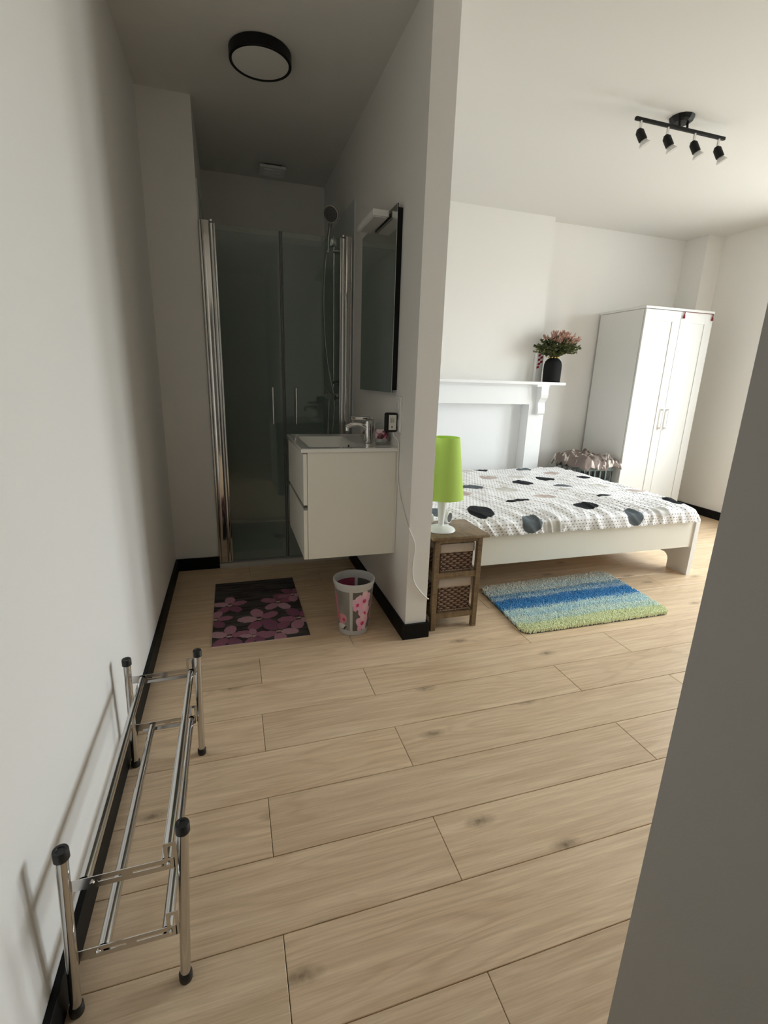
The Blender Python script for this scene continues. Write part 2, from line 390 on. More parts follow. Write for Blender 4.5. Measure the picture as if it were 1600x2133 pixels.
# ------------------------------------------------------------------ shower enclosure
def shower():
    x0, x1 = -0.122, 0.769
    Y = 3.18
    t = thing('shower_tray', 'white low shower tray with grey rim strip under the glass doors', 'shower tray', ((x0+x1)/2, 3.66, 0))
    b = bm_new(); box(b, x0+0.002, x1-0.017, 3.152, 3.21, 0, 0.035, bev=0.003); obj('threshold', b, mat('tray_strip', (0.55, 0.54, 0.50, 1), 0.35), t)
    b = bm_new(); box(b, x0+0.002, x1-0.002, 3.21, YB-0.012, 0.0, 0.02)
    box(b, x0+0.002, x0+0.05, 3.21, YB-0.012, 0.02, 0.035); box(b, x1-0.05, x1-0.002, 3.21, YB-0.012, 0.02, 0.035); box(b, x0+0.05, x1-0.05, YB-0.06, YB-0.012, 0.02, 0.035)
    obj('basin', b, CERAM, t)
    d = bm_new(); lathe(d, 0.32, 3.7, [(0, 0.0202), (0.045, 0.0202), (0.043, 0.025), (0, 0.026)], 28); obj('drain_cover', d, CHROME, t, smooth=True)
    # wet wall panels
    PT = 2.27
    o = obj('wall_panel', bx(x0, x1, YB-0.010, YB-0.001, 0.036, PT), PANEL); tag(o, 'grey wet wall panel at the back of the shower', 'wall panel')
    o = obj('wall_panel', bx(x0, x0+0.008, 3.20, YB-0.011, 0.036, PT), PANEL); tag(o, 'grey wet wall panel on the left side of the shower', 'wall panel')
    o = obj('wall_panel', bx(x1-0.008, x1, 3.155, YB-0.011, 0.036, PT), PANEL); tag(o, 'grey wet wall panel behind the shower rail, right side', 'wall panel')
    # doors
    zt = 2.065; zb = 0.04
    def frame(side):
        s = 1 if side == 'l' else -1
        xe = x0+0.002 if s > 0 else x1-0.010
        nm = 'left' if s > 0 else 'right'
        f = thing('shower_door', 'glass shower door leaf on the %s, hinged on a chrome profile' % nm, 'shower door', (xe, Y, zb-0.004), 'shower door pair')
        def xx(a, b): return (xe+a*s, xe+b*s) if s > 0 else (xe+b*s, xe+a*s)
        wide = 0.04 if s > 0 else 0.032
        a, c = xx(0, 0.012); obj('wall_profile', bx(a, c, Y-0.012, Y+0.022, zb, zt, bev=0.003), CHROME2, f, smooth=True)
        a, c = xx(0.014, 0.014+wide); obj('frame_profile', bx(a, c, Y-0.018, Y+0.018, zb, zt, bev=0.004), CHROME, f, smooth=True)
        hx = xe+s*(0.014+wide+0.012)
        b = bm_new(); cyl(b, (hx, Y-0.004, zb), (hx, Y-0.004, zt-0.012), 0.010, n=20); obj('hinge_tube', b, CHROME, f, smooth=True)
        b = bm_new(); cyl(b, (hx, Y-0.004, zt-0.012), (hx, Y-0.004, zt-0.006), 0.008, n=16); obj('hinge_gasket', b, RUBBER, f)
        b = bm_new(); cyl(b, (hx, Y-0.004, zt-0.006), (hx, Y-0.004, zt+0.006), 0.010, n=16); obj('hinge_cap', b, CHROME, f, smooth=True)
        g0 = hx+s*0.010; mid = 0.3265-s*0.006
        a, c = (g0, mid) if s > 0 else (mid, g0)
        obj('edge_profile', bx(*((g0, g0+0.010) if s > 0 else (g0-0.010, g0)), Y-0.008, Y+0.008, zb, zt-0.01, bev=0.002), CHROME, f, smooth=True)
        obj('glass_pane', bx(a+0.002, c-0.002, Y-0.003, Y+0.003, zb+0.006, zt-0.012), GLASS, f)
        m0, m1 = (mid-0.004, mid+0.0045) if s > 0 else (mid-0.0045, mid+0.004)
        obj('seal', bx(m0, m1, Y-0.006, Y+0.006, zb+0.004, zt-0.012), mat('grey_seal', (0.10, 0.10, 0.10, 1), 0.35), f)
        obj('bottom_seal', bx(a+0.004, c-0.004, Y-0.005, Y+0.005, zb-0.003, zb+0.005), mat('grey_seal', (0.25, 0.25, 0.24, 1), 0.35), f)
        hxn = 0.3265-s*0.072
        b = bm_new()
        tube(b, smooth_path([(hxn, Y-0.003, 0.955), (hxn, Y-0.03, 0.95), (hxn, Y-0.036, 0.975), (hxn, Y-0.036, 1.145), (hxn, Y-0.03, 1.172), (hxn, Y-0.003, 1.168)], 5), 0.0055, 10)
        obj('handle', b, CHROME, f, smooth=True)
    frame('l'); frame('r')
    # riser rail, hand shower, hose, mixer on the right panel
    yy = 3.53; xr = 0.715
    r = thing('shower_rail', 'chrome shower riser rail with slider on the right shower wall', 'shower rail', (xr, yy, 1.2))
    obj('bar', cyl(bm_new(), (xr, yy, 1.17), (xr, yy, 2.10), 0.010, n=18), CHROME, r, smooth=True)
    for z in (1.21, 2.06):
        obj('wall_bracket', cyl(bm_new(), (xr-0.012, yy, z), (0.761, yy, z), 0.014, 0.018, n=18), CHROME, r, smooth=True)
    obj('slider', bx(xr-0.03, xr+0.02, yy-0.022, yy+0.022, 2.085, 2.145, bev=0.008), CHROME, r, smooth=True)
    h = thing('hand_shower', 'round grey hand shower head resting in the slider at the top', 'shower head', (xr-0.03, yy, 2.1))
    b = bm_new(); tube(b, smooth_path([(xr-0.040, yy-0.005, 2.05), (xr-0.042, yy-0.03, 2.13), (xr-0.040, yy-0.075, 2.20), (xr-0.037, yy-0.11, 2.235)], 4), 0.0125, 14); obj('handle', b, CHROME2, h, smooth=True)
    c = Vector((xr-0.045, yy-0.125, 2.245)); ax = Vector((-0.45, -0.75, -0.45)).normalized()
    b = bm_new(); cyl(b, c-ax*0.018, c-ax*0.004, 0.030, 0.052, n=32); cyl(b, c-ax*0.004, c+ax*0.012, 0.052, 0.050, n=32)
    obj('head', b, CHROME2, h, smooth=True)
    b = bm_new(); cyl(b, c+ax*0.012, c+ax*0.014, 0.044, 0.042, n=32)
    fp = obj('spray_plate', b, mat('spray_plate', (0.10, 0.10, 0.10, 1), 0.4), h)
    u = ax.orthogonal().normalized(); w = ax.cross(u); b = bm_new()
    for rr, n in ((0.012, 6), (0.024, 10), (0.035, 16)):
        for i in range(n):
            q = c+ax*0.014+(u*math.cos(2*PI*i/n)+w*math.sin(2*PI*i/n))*rr; cyl(b, q, q+ax*0.002, 0.0018, n=6)
    nz = obj('nozzles', b, mat('nozzle', (0.35, 0.35, 0.35, 1), 0.4), h); nz['kind'] = 'stuff'
    b = bm_new(); tube(b, smooth_path([(xr-0.040, yy-0.003, 2.045), (xr-0.06, yy-0.02, 1.98), (xr-0.075, yy-0.03, 1.75), (xr-0.065, yy-0.03, 1.5), (xr-0.045, yy-0.05, 1.3), (xr-0.01, yy-0.07, 1.1), (xr-0.02, yy-0.07, 0.88), (xr-0.035, yy-0.03, 0.80), (xr-0.035, yy+0.03, 0.85), (xr-0.022, yy+0.05, 1.085)], 10), 0.0065, 10)
    tag(obj('shower_hose', b, CHROME2, smooth=True), 'thin flexible chrome hose hanging down beside the shower rail', 'hose')
    mx = thing('shower_mixer', 'chrome bar shower mixer with lever low on the right shower wall', 'mixer', (xr-0.02, yy+0.02, 1.1))
    obj('body', cyl(bm_new(), (xr-0.022, yy-0.10, 1.112), (xr-0.022, yy+0.14, 1.112), 0.023, n=24), CHROME, mx, smooth=True)
    for s in (-0.055, 0.095):
        obj('wall_inlet', cyl(bm_new(), (xr-0.02, yy+s, 1.112), (0.761, yy+s, 1.112), 0.018, 0.03, n=20), CHROME, mx, smooth=True)
    b = bm_new(); cyl(b, (xr-0.022, yy-0.10, 1.112), (xr-0.022, yy-0.135, 1.112), 0.026, 0.020, n=20); cyl(b, (xr-0.022, yy-0.125, 1.12), (xr-0.075, yy-0.14, 1.165), 0.008, 0.010, n=12)
    obj('lever', b, CHROME, mx, smooth=True)
shower()
# ceiling fan grille
v = thing('ceiling_vent', 'small white square extractor vent on the alcove ceiling', 'vent', (0.36, 3.96, ZC))
obj('cover', bx(0.272, 0.448, 3.875, 4.045, ZC-0.030, ZC-0.012, bev=0.004), PLASTW, v)
obj('housing', bx(0.295, 0.425, 3.90, 4.02, ZC-0.012, ZC), DARKGAP, v)
for i in range(3): obj('louvre', bx(0.300, 0.420, 3.905+i*0.045, 3.925+i*0.045, ZC-0.036, ZC-0.030), PLASTW, v)
# round ceiling lamp
cl = thing('ceiling_lamp', 'flat round ceiling lamp with black rim above the alcove', 'lamp', (0.207, 2.70, ZC))
b = bm_new(); lathe(b, 0.207, 2.70, [(0.0, ZC-0.001), (0.135, ZC-0.001), (0.138, ZC-0.004), (0.138, ZC-0.044), (0.135, ZC-0.047), (0.127, ZC-0.047), (0.125, ZC-0.042), (0.125, ZC-0.015), (0, ZC-0.015)], 72)
obj('rim', b, BLACKM, cl, smooth=True)
b = bm_new(); lathe(b, 0.207, 2.70, [(0, ZC-0.046), (0.09, ZC-0.045), (0.1245, ZC-0.043), (0.1245, ZC-0.030), (0, ZC-0.030)], 72)
obj('diffuser', b, mat('opal_diffuser', (0.80, 0.79, 0.76, 1), 0.35), cl, smooth=True)

# ------------------------------------------------------------------ vanity
def vanity():
    X0, X1, Y0, Y1, Z0, Z1 = 0.305, 0.768, 2.207, 2.80, 0.385, 0.905
    t = thing('vanity_cabinet', 'white wall-hung bathroom cabinet with two drawers under the basin', 'cabinet', ((X0+X1)/2, (Y0+Y1)/2, Z0))
    b = bm_new(); th = 0.016
    box(b, X0+0.02, X1-0.012, Y0, Y0+th, Z0, Z1, bev=0.0008, seg=1); box(b, X0+0.02, X1-0.012, Y1-th, Y1, Z0, Z1, bev=0.0008, seg=1)
    box(b, X0+0.02, X1-0.012, Y0+th, Y1-th, Z0, Z0+th); box(b, X1-0.03, X1-0.012, Y0+th, Y1-th, Z0+th, Z1); box(b, X0+0.03, X0+0.06, Y0+th, Y1-th, Z1-0.03, Z1)
    obj('carcass', b, VANITY, t)
    obj('side_trim', bx(X1-0.0115, X1-0.001, Y0+0.001, Y1-0.001, Z0, Z1), VANITY, t)
    zm = (Z0+Z1)/2
    for (a, c) in ((Z0+0.001, zm-0.012), (zm+0.012, Z1-0.004)):
        d = obj('drawer', bx(X0, X0+0.018, Y0-0.001, Y1+0.001, a, c, bev=0.0015), VANITY, t)
        obj('finger_groove', bx(X0+0.004, X0+0.024, Y0+0.004, Y1-0.004, c, c+0.010), mat('groove_grey', (0.32, 0.30, 0.27, 1), 0.5), d)
    # basin
    s = thing('wash_basin', 'white ceramic wash basin slab with rectangular bowl on the vanity', 'basin', ((X0+X1)/2, (Y0+Y1)/2, Z1))
    zt = Z1+0.020; bx0, bx1, by0, by1 = 0.345, 0.600, 2.285, 2.725; ex0, ex1, ey0, ey1 = X0-0.010, 0.768, Y0-0.006, Y1+0.006
    b = bm_new()
    def ring(x0, x1, y0, y1, z, r, n=5):
        pts = []
        for (cx, cy, a0) in ((x1-r, y1-r, 0), (x0+r, y1-r, PI/2), (x0+r, y0+r, PI), (x1-r, y0+r, 1.5*PI)):
            for i in range(n+1): pts.append(b.verts.new((cx+r*math.cos(a0+i*PI/2/n), cy+r*math.sin(a0+i*PI/2/n), z)))
        return pts
    R = [ring(ex0+0.004, ex1, ey0+0.004, ey1-0.004, Z1+0.0005, 0.004), ring(ex0, ex1, ey0, ey1, Z1+0.004, 0.006), ring(ex0, ex1, ey0, ey1, zt-0.004, 0.006), ring(ex0+0.004, ex1, ey0+0.004, ey1-0.004, zt, 0.006),
         ring(ex0+0.022, ex1-0.02, ey0+0.03, ey1-0.03, zt-0.002, 0.03), ring(bx0, bx1, by0, by1, zt-0.004, 0.03), ring(bx0+0.006, bx1-0.006, by0+0.006, by1-0.006, zt-0.012, 0.03),
         ring(bx0+0.03, bx1-0.02, by0+0.05, by1-0.05, zt-0.085, 0.04), ring(bx0+0.06, bx1-0.05, by0+0.09, by1-0.09, zt-0.095, 0.03)]
    for a, c in zip(R, R[1:]):
        n = len(a)
        for i in range(n): b.faces.new((a[i], a[(i+1) % n], c[(i+1) % n], c[i]))
    b.faces.new(R[-1][::-1])
    bmesh.ops.recalc_face_normals(b, faces=b.faces)
    obj('slab', b, CERAM, s, smooth=True)
    b = bm_new(); lathe(b, 0.48, 2.505, [(0, zt-0.0948), (0.025, zt-0.0948), (0.024, zt-0.091), (0, zt-0.090)], 24); obj('drain', b, CHROME, s, smooth=True)
    b = bm_new(); cyl(b, (0.5905, 2.505, zt-0.035), (0.586, 2.505, zt-0.035), 0.011, n=16); obj('overflow', b, DARKGAP, s)
    # faucet
    f = thing('basin_faucet', 'chrome single lever mixer tap on the basin back ledge', 'faucet', (0.675, 2.43, zt))
    fx, fy = 0.675, 2.43
    b = bm_new(); lathe(b, fx, fy, [(0, zt), (0.026, zt), (0.026, zt+0.005), (0.022, zt+0.008), (0.021, zt+0.085), (0.022, zt+0.10), (0.020, zt+0.108), (0, zt+0.110)], 28); obj('body', b, CHROME, f, smooth=True)
    b = bm_new(); tube(b, smooth_path([(fx-0.005, fy, zt+0.065), (fx-0.04, fy, zt+0.088), (fx-0.085, fy, zt+0.090), (fx-0.118, fy, zt+0.078)], 5), [0.016]*6+[0.0145]*6+[0.013]*4, 14); obj('spout', b, CHROME, f, smooth=True)
    b = bm_new(); cyl(b, (fx-0.112, fy, zt+0.078), (fx-0.112, fy, zt+0.058), 0.0115, n=16); obj('aerator', b, CHROME, f, smooth=True)
    b = bm_new(); box(b, fx-0.095, fx+0.022, fy-0.018, fy+0.018, zt+0.113, zt+0.131, bev=0.005); obj('lever', b, CHROME, f, smooth=True)
    # tumblers
    lm = mat('candle_label', (0.7, 0.7, 0.7, 1), 0.4); k = NT(lm); tc = k.n('ShaderNodeTexCoord'); n = k.noise(tc.outputs['Object'], 28.0, 2)
    r = k.n('ShaderNodeValToRGB'); e = r.color_ramp; e.elements[0].position = 0.40; e.elements[0].color = srgb(70, 40, 46); e.elements[1].position = 0.56; e.elements[1].color = srgb(220, 206, 206)
    x = e.elements.new(0.5); x.color = srgb(186, 96, 120); k.l(n.outputs['Fac'], r.inputs[0]); k.l(r.outputs[0], k.p.inputs['Base Color'])
    for i, (jx, jy, lab) in enumerate(((0.722, 2.345, 'clear glass candle jar with pink label right of the faucet'), (0.705, 2.56, 'clear glass candle jar with pink label half hidden behind the faucet'))):
        j = thing('candle_jar', lab, 'jar', (jx, jy, zt), 'candle jars on the basin')
        b = bm_new(); lathe(b, jx, jy, [(0, zt), (0.031, zt), (0.033, zt+0.004), (0.036, zt+0.098), (0.037, zt+0.101), (0.034, zt+0.101), (0.032, zt+0.012), (0, zt+0.010)], 32); obj('glass', b, CLEAR, j, smooth=True)
        b = bm_new(); lathe(b, jx, jy, [(0, zt+0.0105), (0.0305, zt+0.0125), (0.031, zt+0.060), (0, zt+0.062)], 28); obj('wax', b, mat('wax', (0.68, 0.62, 0.60, 1), 0.6), j, smooth=True)
        b = bm_new(); rows = []
        for z, rr in ((zt+0.030, 0.0348), (zt+0.078, 0.0365)):
            rows.append([b.verts.new((jx+rr*math.cos(a), jy+rr*math.sin(a), z)) for a in [PI+0.15+q*(PI*0.75)/10 for q in range(11)]])
        for q in range(10): b.faces.new((rows[0][q], rows[0][q+1], rows[1][q+1], rows[1][q]))
        obj('jar_label', b, lm, j)
vanity()
# mirror + lamp
def mirror():
    y0, y1, z0, z1 = 2.262, 2.862, 1.182, 1.985
    t = thing('wall_mirror', 'tall frameless mirror hanging above the wash basin', 'mirror', (0.769, (y0+y1)/2, z0))
    obj('backing', bx(0.743, 0.769, y0+0.012, y1-0.012, z0+0.012, z1-0.012), BLACKM, t)
    obj('glass', bx(0.7385, 0.7400, y0, y1, z0, z1), MIRROR, t)
    obj('edge_strip', bx(0.7400, 0.7440, y0, y1, z0, z1), BLACKM, t)
    l = thing('mirror_lamp', 'white box lamp clipped over the top of the mirror', 'lamp', (0.70, 2.50, 1.955))
    obj('housing', bx(0.655, 0.732, 2.36, 2.64, 1.955, 1.982, bev=0.003), mat('lamp_white', (0.80, 0.79, 0.78, 1), 0.35), l)
    obj('clip', bx(0.705, 0.765, 2.46, 2.54, 1.9855, 1.992), CHROME2, l)
    obj('lens', bx(0.662, 0.724, 2.37, 2.63, 1.952, 1.955), mat('lamp_lens', (0.85, 0.84, 0.82, 1), 0.3), l)
mirror()
# socket, adapter, cable
s = thing('wall_socket', 'white double wall socket on the partition beside the basin', 'socket', (0.769, 2.22, 1.01))
obj('plate', bx(0.757, 0.769, 2.18, 2.26, 1.0, 1.165, bev=0.003), PLASTW, s)
for z in (1.043, 1.122): obj('socket_ring', cyl(bm_new(), (0.757, 2.22, z), (0.7545, 2.22, z), 0.022, 0.020, n=24), PLASTW, s, smooth=True)
a = thing('power_adapter', 'black power adapter with pale printed label plugged into the wall socket', 'adapter', (0.72, 2.21, 1.0))
bm = bm_new(); box(bm, 0.693, 0.7535, 2.195, 2.225, 1.0, 1.092, bev=0.009, seg=3); obj('case', bm, BLACKM, a, smooth=True)
lab = obj('label_plate', bx(0.709, 0.746, 2.1935, 2.1952, 1.012, 1.082, bev=0.0006, seg=1), mat('label_pale', (0.72, 0.71, 0.66, 1), 0.5), a)
bm = bm_new()
for i in range(5): box(bm, 0.716+i*0.0045, 0.7175+i*0.0045, 2.1930, 2.1935, 1.045, 1.045+(0.028, 0.022, 0.027, 0.018, 0.024)[i])
box(bm, 0.722, 0.728, 2.1930, 2.1935, 1.022, 1.030)
obj('print', bm, mat('ink', (0.08, 0.08, 0.08, 1), 0.6), lab)
CORD = mat('white_cord', (0.78, 0.77, 0.74, 1), 0.4)
bm = bm_new()
tube(bm, smooth_path([(0.735, 2.205, 1.0), (0.740, 2.205, 0.985), (0.762, 2.200, 0.955), (0.763, 2.196, 0.92), (0.764, 2.198, 0.86), (0.764, 2.195, 0.78), (0.764, 2.15, 0.70), (0.764, 2.08, 0.63), (0.764, 2.025, 0.585), (0.771, 2.0095, 0.560), (0.790, 2.0095, 0.52),
    (0.800, 2.0095, 0.48), (0.795, 2.0095, 0.425), (0.792, 2.0095, 0.36), (0.805, 2.0095, 0.30), (0.838, 2.0095, 0.25), (0.872, 2.0095, 0.212), (0.884, 2.011, 0.205), (0.884, 2.03, 0.20), (0.884, 2.10, 0.18), (0.900, 2.40, 0.10)], 6), 0.0034, 8)
tag(obj('charger_cable', bm, CORD, smooth='all'), 'thin white cable running down the partition from the black adapter', 'cable')

# ------------------------------------------------------------------ bath mat
def bathmat():
    x0, x1, y0, y1 = -0.143, 0.323, 2.158, 2.898
    M = mat('mat_print', (0.1, 0.1, 0.1, 1), 0.7, spec=0.2); k = NT(M)
    tc = k.n('ShaderNodeTexCoord'); V = tc.outputs['Object']
    n = k.noise(k.mapping(V, sc=(5, 60, 1)), 1.0, 4, 0.6, 0.4)
    r = k.n('ShaderNodeValToRGB'); r.color_ramp.elements[0].position = 0.36; r.color_ramp.elements[0].color = srgb(28, 27, 25); r.color_ramp.elements[1].position = 0.68; r.color_ramp.elements[1].color = srgb(88, 88, 82)
    k.l(n.outputs['Fac'], r.inputs[0]); base = r.outputs[0]
    # plank joints in the printed timber
    sx = k.n('ShaderNodeSeparateXYZ'); k.l(V, sx.inputs[0])
    jn = k.math('LESS_THAN', k.math('FRACT', k.math('MULTIPLY', sx.outputs[1], 9.5)), 0.06); base = k.mix(k.math('MULTIPLY', jn, 0.8), base, srgb(14, 13, 12))
    dn = k.noise(V, 22.0, 2); add = k.n('ShaderNodeVectorMath', operation='MULTIPLY_ADD'); k.l(dn.outputs['Color'], add.inputs[0]); add.inputs[1].default_value = (0.014, 0.014, 0); k.l(V, add.inputs[2])
    cx, cy = (x0+x1)/2, (y0+y1)/2
    W_, H_ = x1-x0, y1-y0
    fl = [(0.18, 0.57, 0.085, 0.3, 0), (0.74, 0.55, 0.09, 0.2, 1), (0.50, 0.30, 0.10, 0.5, 0), (0.93, 0.66, 0.08, 0.9, 1), (0.17, 0.10, 0.09, 0.2, 0), (0.93, 0.26, 0.10, 0.7, 1), (0.02, 0.36, 0.08, 0.1, 0), (0.68, 0.10, 0.09, 1.0, 1), (0.42, 0.07, 0.06, 0.4, 0)]
    pal = [srgb(166, 112, 132), srgb(150, 96, 118), srgb(184, 134, 150), srgb(136, 88, 110), srgb(196, 154, 166)]
    E = []
    for (u, v_, rr, a0, q) in fl:
        fx, fy = x0+u*W_-cx, y0+v_*H_-cy
        for i in range(5):
            a = a0+i*2*PI/5
            E.append((fx+math.cos(a)*rr*0.62+0.007, fy+math.sin(a)*rr*0.75+0.007, rr*0.50, rr*0.33, a, pal[(i*2+q) % 5]))
        E.append((fx+0.007, fy+0.007, 0.012, 0.010, 0, srgb(206, 170, 160)))
    col = k.ellipses(add.outputs[0], base, E)
    vn = k.noise(k.mapping(V, sc=(30, 30, 1)), 3.0, 3); col = k.mix(k.math('MULTIPLY', vn.outputs['Fac'], 0.35), col, srgb(84, 62, 72))
    k.l(col, k.p.inputs['Base Color'])
    t = thing('bath_mat', 'ribbed bath mat printed with purple flowers on dark timber', 'mat', (cx, cy, 0))
    b = bm_new(); box(b, x0, x1, y0, y1, 0.0003, 0.003); obj('backing', b, mat('foam_edge', (0.62, 0.52, 0.54, 1), 0.8), t)
    b = bm_new(); nr = 74; w = (y1-y0)/nr
    prof = [(0.02, 0), (0.25, 0.0032), (0.5, 0.004), (0.75, 0.0032), (0.98, 0)]
    for i in range(nr):
        ya = y0+i*w
        A = [b.verts.new((x0+0.001, ya+p*w, 0.003+z)) for p, z in prof]; B = [b.verts.new((x1-0.001, ya+p*w, 0.003+z)) for p, z in prof]
        for j in range(4): b.faces.new((A[j], B[j], B[j+1], A[j+1]))
        b.faces.new(A); b.faces.new(B[::-1])
    o = obj('ribs', b, M, t, smooth=True); o['kind'] = 'stuff'
bathmat()

# ------------------------------------------------------------------ waste bin
def bin_():
    cx, cy = 0.545, 2.170
    t = thing('waste_bin', 'frosted plastic waste bin printed with pink orchids on the alcove floor', 'bin', (cx, cy, 0))
    FR = mat('frosted_plastic', (0.66, 0.66, 0.66, 1), 0.35); p = FR.node_tree.nodes['Principled BSDF']; p.inputs['Alpha'].default_value = 0.82
    H = 0.285; r0, r1 = 0.074, 0.100
    R = lambda z: r0+(r1-r0)*z/H
    b = bm_new(); lathe(b, cx, cy, [(0, 0.002), (r0-0.004, 0.0), (r0, 0.003), (R(0.03), 0.030), (R(0.03)-0.0025, 0.030), (r0-0.003, 0.006), (0, 0.006)], 56); obj('base', b, FR, t, smooth=True)
    b = bm_new(); lathe(b, cx, cy, [(R(0.245), 0.245), (R(0.262)+0.001, 0.262), (R(0.263)+0.004, 0.264), (R(0.28)+0.005, 0.282), (R(0.28)+0.003, 0.286), (R(0.28)-0.001, 0.285), (R(0.262)-0.002, 0.264), (R(0.245)-0.002, 0.245), (R(0.245), 0.245)], 56); obj('rim', b, FR, t, smooth=True)
    # print panels between clear-ish ribs
    pm = mat('orchid_print', (0.3, 0.3, 0.3, 1), 0.4); k = NT(pm); tc = k.n('ShaderNodeTexCoord'); V = tc.outputs['UV']
    base = k.mix(k.noise(V, 2.2, 2).outputs['Fac'], srgb(54, 50, 48), srgb(132, 128, 122))
    dn = k.noise(V, 7.0, 2); add = k.n('ShaderNodeVectorMath', operation='MULTIPLY_ADD'); k.l(dn.outputs['Color'], add.inputs[0]); add.inputs[1].default_value = (0.07, 0.07, 0); k.l(V, add.inputs[2])
    E = []
    for (u, v_, s) in ((0.20, 0.70, 0.20), (0.48, 0.78, 0.26), (0.52, 0.45, 0.23), (0.45, 0.20, 0.25)):
        for i in range(5):
            a = PI/2+i*2*PI/5; E.append((u+0.03+math.cos(a)*s*0.66, v_+0.03+math.sin(a)*s*0.42, s*0.62, s*0.46, a, srgb(240-(i % 2)*10, 204-(i % 3)*16, 212)))
        E.append((u+0.03, v_+0.01, s*0.34, s*0.22, 0, srgb(206, 64, 110)))
    for (u, v_) in ((0.92, 0.62), (0.95, 0.35)): E.append((u, v_, 0.09, 0.07, 0.6, srgb(206, 120, 146)))
    col = k.ellipses(add.outputs[0], base, E); k.l(col, k.p.inputs['Base Color'])
    pm2 = mat('grey_orchid_print', (0.3, 0.3, 0.3, 1), 0.4); k = NT(pm2); V = k.n('ShaderNodeTexCoord').outputs['UV']
    base = k.mix(k.noise(V, 1.8, 2).outputs['Fac'], srgb(96, 94, 90), srgb(170, 168, 164))
    E = [(0.30, 0.62, 0.13, 0.30, 0.1, srgb(214, 128, 148)), (0.62, 0.28, 0.24, 0.13, 0.2, srgb(222, 150, 164)), (0.72, 0.27, 0.08, 0.05, 0, srgb(196, 76, 108)), (0.40, 0.30, 0.12, 0.10, 0, srgb(210, 120, 142)), (0.55, 0.08, 0.25, 0.07, 0.1, srgb(226, 222, 220)), (0.75, 0.06, 0.10, 0.03, 0.5, srgb(54, 54, 52)), (0.12, 0.85, 0.10, 0.14, 0.3, srgb(216, 150, 166))]
    k.l(k.ellipses(V, base, E), k.p.inputs['Base Color'])
    NP = 4; ribw = 0.17
    z0, z1 = 0.030, 0.245
    for q in range(NP):
        a0 = -1.86+q*2*PI/NP; a1 = a0+2*PI/NP-ribw
        for nm, off, M, thk in (('print_panel', 0.0, pm, 0.0008),):
            b = bm_new(); uvl = b.loops.layers.uv.new('UVMap'); n = 14; m_ = 6
            G = [[b.verts.new((cx+R(z)*math.cos(a), cy+R(z)*math.sin(a), z)) for a in [a0+(a1-a0)*i/n for i in range(n+1)]] for z in [z0+(z1-z0)*j/m_ for j in range(m_+1)]]
            for j in range(m_):
                for i in range(n):
                    f = b.faces.new((G[j][i], G[j][i+1], G[j+1][i+1], G[j+1][i]))
                    for lp, (uu, vv) in zip(f.loops, ((i, j), (i+1, j), (i+1, j+1), (i, j+1))): lp[uvl].uv = (uu/n, vv/m_)
            o = obj(nm, b, pm if q % 2 == 0 else pm2, t, smooth='all', recalc=False)
            b = bm_new()
            G = [[b.verts.new((cx+(R(z)-0.0012)*math.cos(a), cy+(R(z)-0.0012)*math.sin(a), z)) for a in [a0+(a1-a0)*i/n for i in range(n+1)]] for z in (z0, z1)]
            for i in range(n): b.faces.new((G[0][i+1], G[0][i], G[1][i], G[1][i+1]))
            obj('print_backing', b, mat('print_back', srgb(150, 60, 90) if q % 2 == 0 else srgb(96, 92, 92), 0.5), o, smooth='all', recalc=False)
        # rib
        b = bm_new(); n = 4; a2, a3 = a1, a1+ribw
        rows = [[b.verts.new((cx+(R(z)+e)*math.cos(a), cy+(R(z)+e)*math.sin(a), z)) for a in [a2+(a3-a2)*i/n for i in range(n+1)]] for (z, e) in ((z0, 0.001), (z1, 0.001), (z1, -0.0015), (z0, -0.0015), (z0, 0.001))]
        for r_, s_ in zip(rows, rows[1:]):
            for i in range(n): b.faces.new((r_[i], r_[i+1], s_[i+1], s_[i]))
        for e in (0, n): b.faces.new([rows[j][e] for j in range(4)])
        obj('rib', b, FR, t, smooth=True)
bin_()

# ------------------------------------------------------------------ mantelpiece
def mantel():
    YM = 3.935; YW = 4.07
    t = thing('mantelpiece', 'white painted wooden mantelpiece on the chimney breast behind the bed', 'mantelpiece', (2.03, 4.0, 0))
    XR_ = 2.785; XL_ = 1.275
    obj('shelf', bx(XL_-0.15, 2.935, 3.862, YW-0.001, 1.240, 1.265, bev=0.002), WHITEM, t)
    obj('lintel', bx(XL_, XR_, YM, YW-0.001, 1.062, 1.222, bev=0.002), WHITEM, t)
    obj('cornice', bx(XL_, 2.80, YM-0.012, YW-0.001, 1.222, 1.240), WHITEM, t)
    obj('recessed_panel', bx(XL_+0.166, XR_-0.166, YW-0.012, YW-0.001, 0, 1.061), WHITEM, t)
    for (a, b_) in ((XL_, XL_+0.165), (XR_-0.165, XR_)):
        p = obj('pilaster', bx(a, b_, YM, YW-0.001, 0, 1.062, bev=0.002), WHITEM, t)
        c0 = (a+b_)/2-0.036; c1 = c0+0.072
        if a > 2: c0, c1 = 2.688, 2.762
        # s-curved corbel
        prof = [(YM, 0.975)]
        P = [(3.905, 0.972), (3.890, 0.985), (3.888, 1.01), (3.898, 1.05), (3.900, 1.08), (3.885, 1.105), (3.868, 1.125), (3.862, 1.15), (3.866, 1.175), (3.866, 1.222)]
        out = prof+P+[(YM, 1.222)]
        obj('corbel', prism(bm_new(), out, 'x', c0, c1), WHITEM, p)
        obj('corbel_plate', bx(c0-0.05, c1+0.006, 3.864, YM-0.012, 1.2225, 1.2395), WHITEM, p)
mantel()
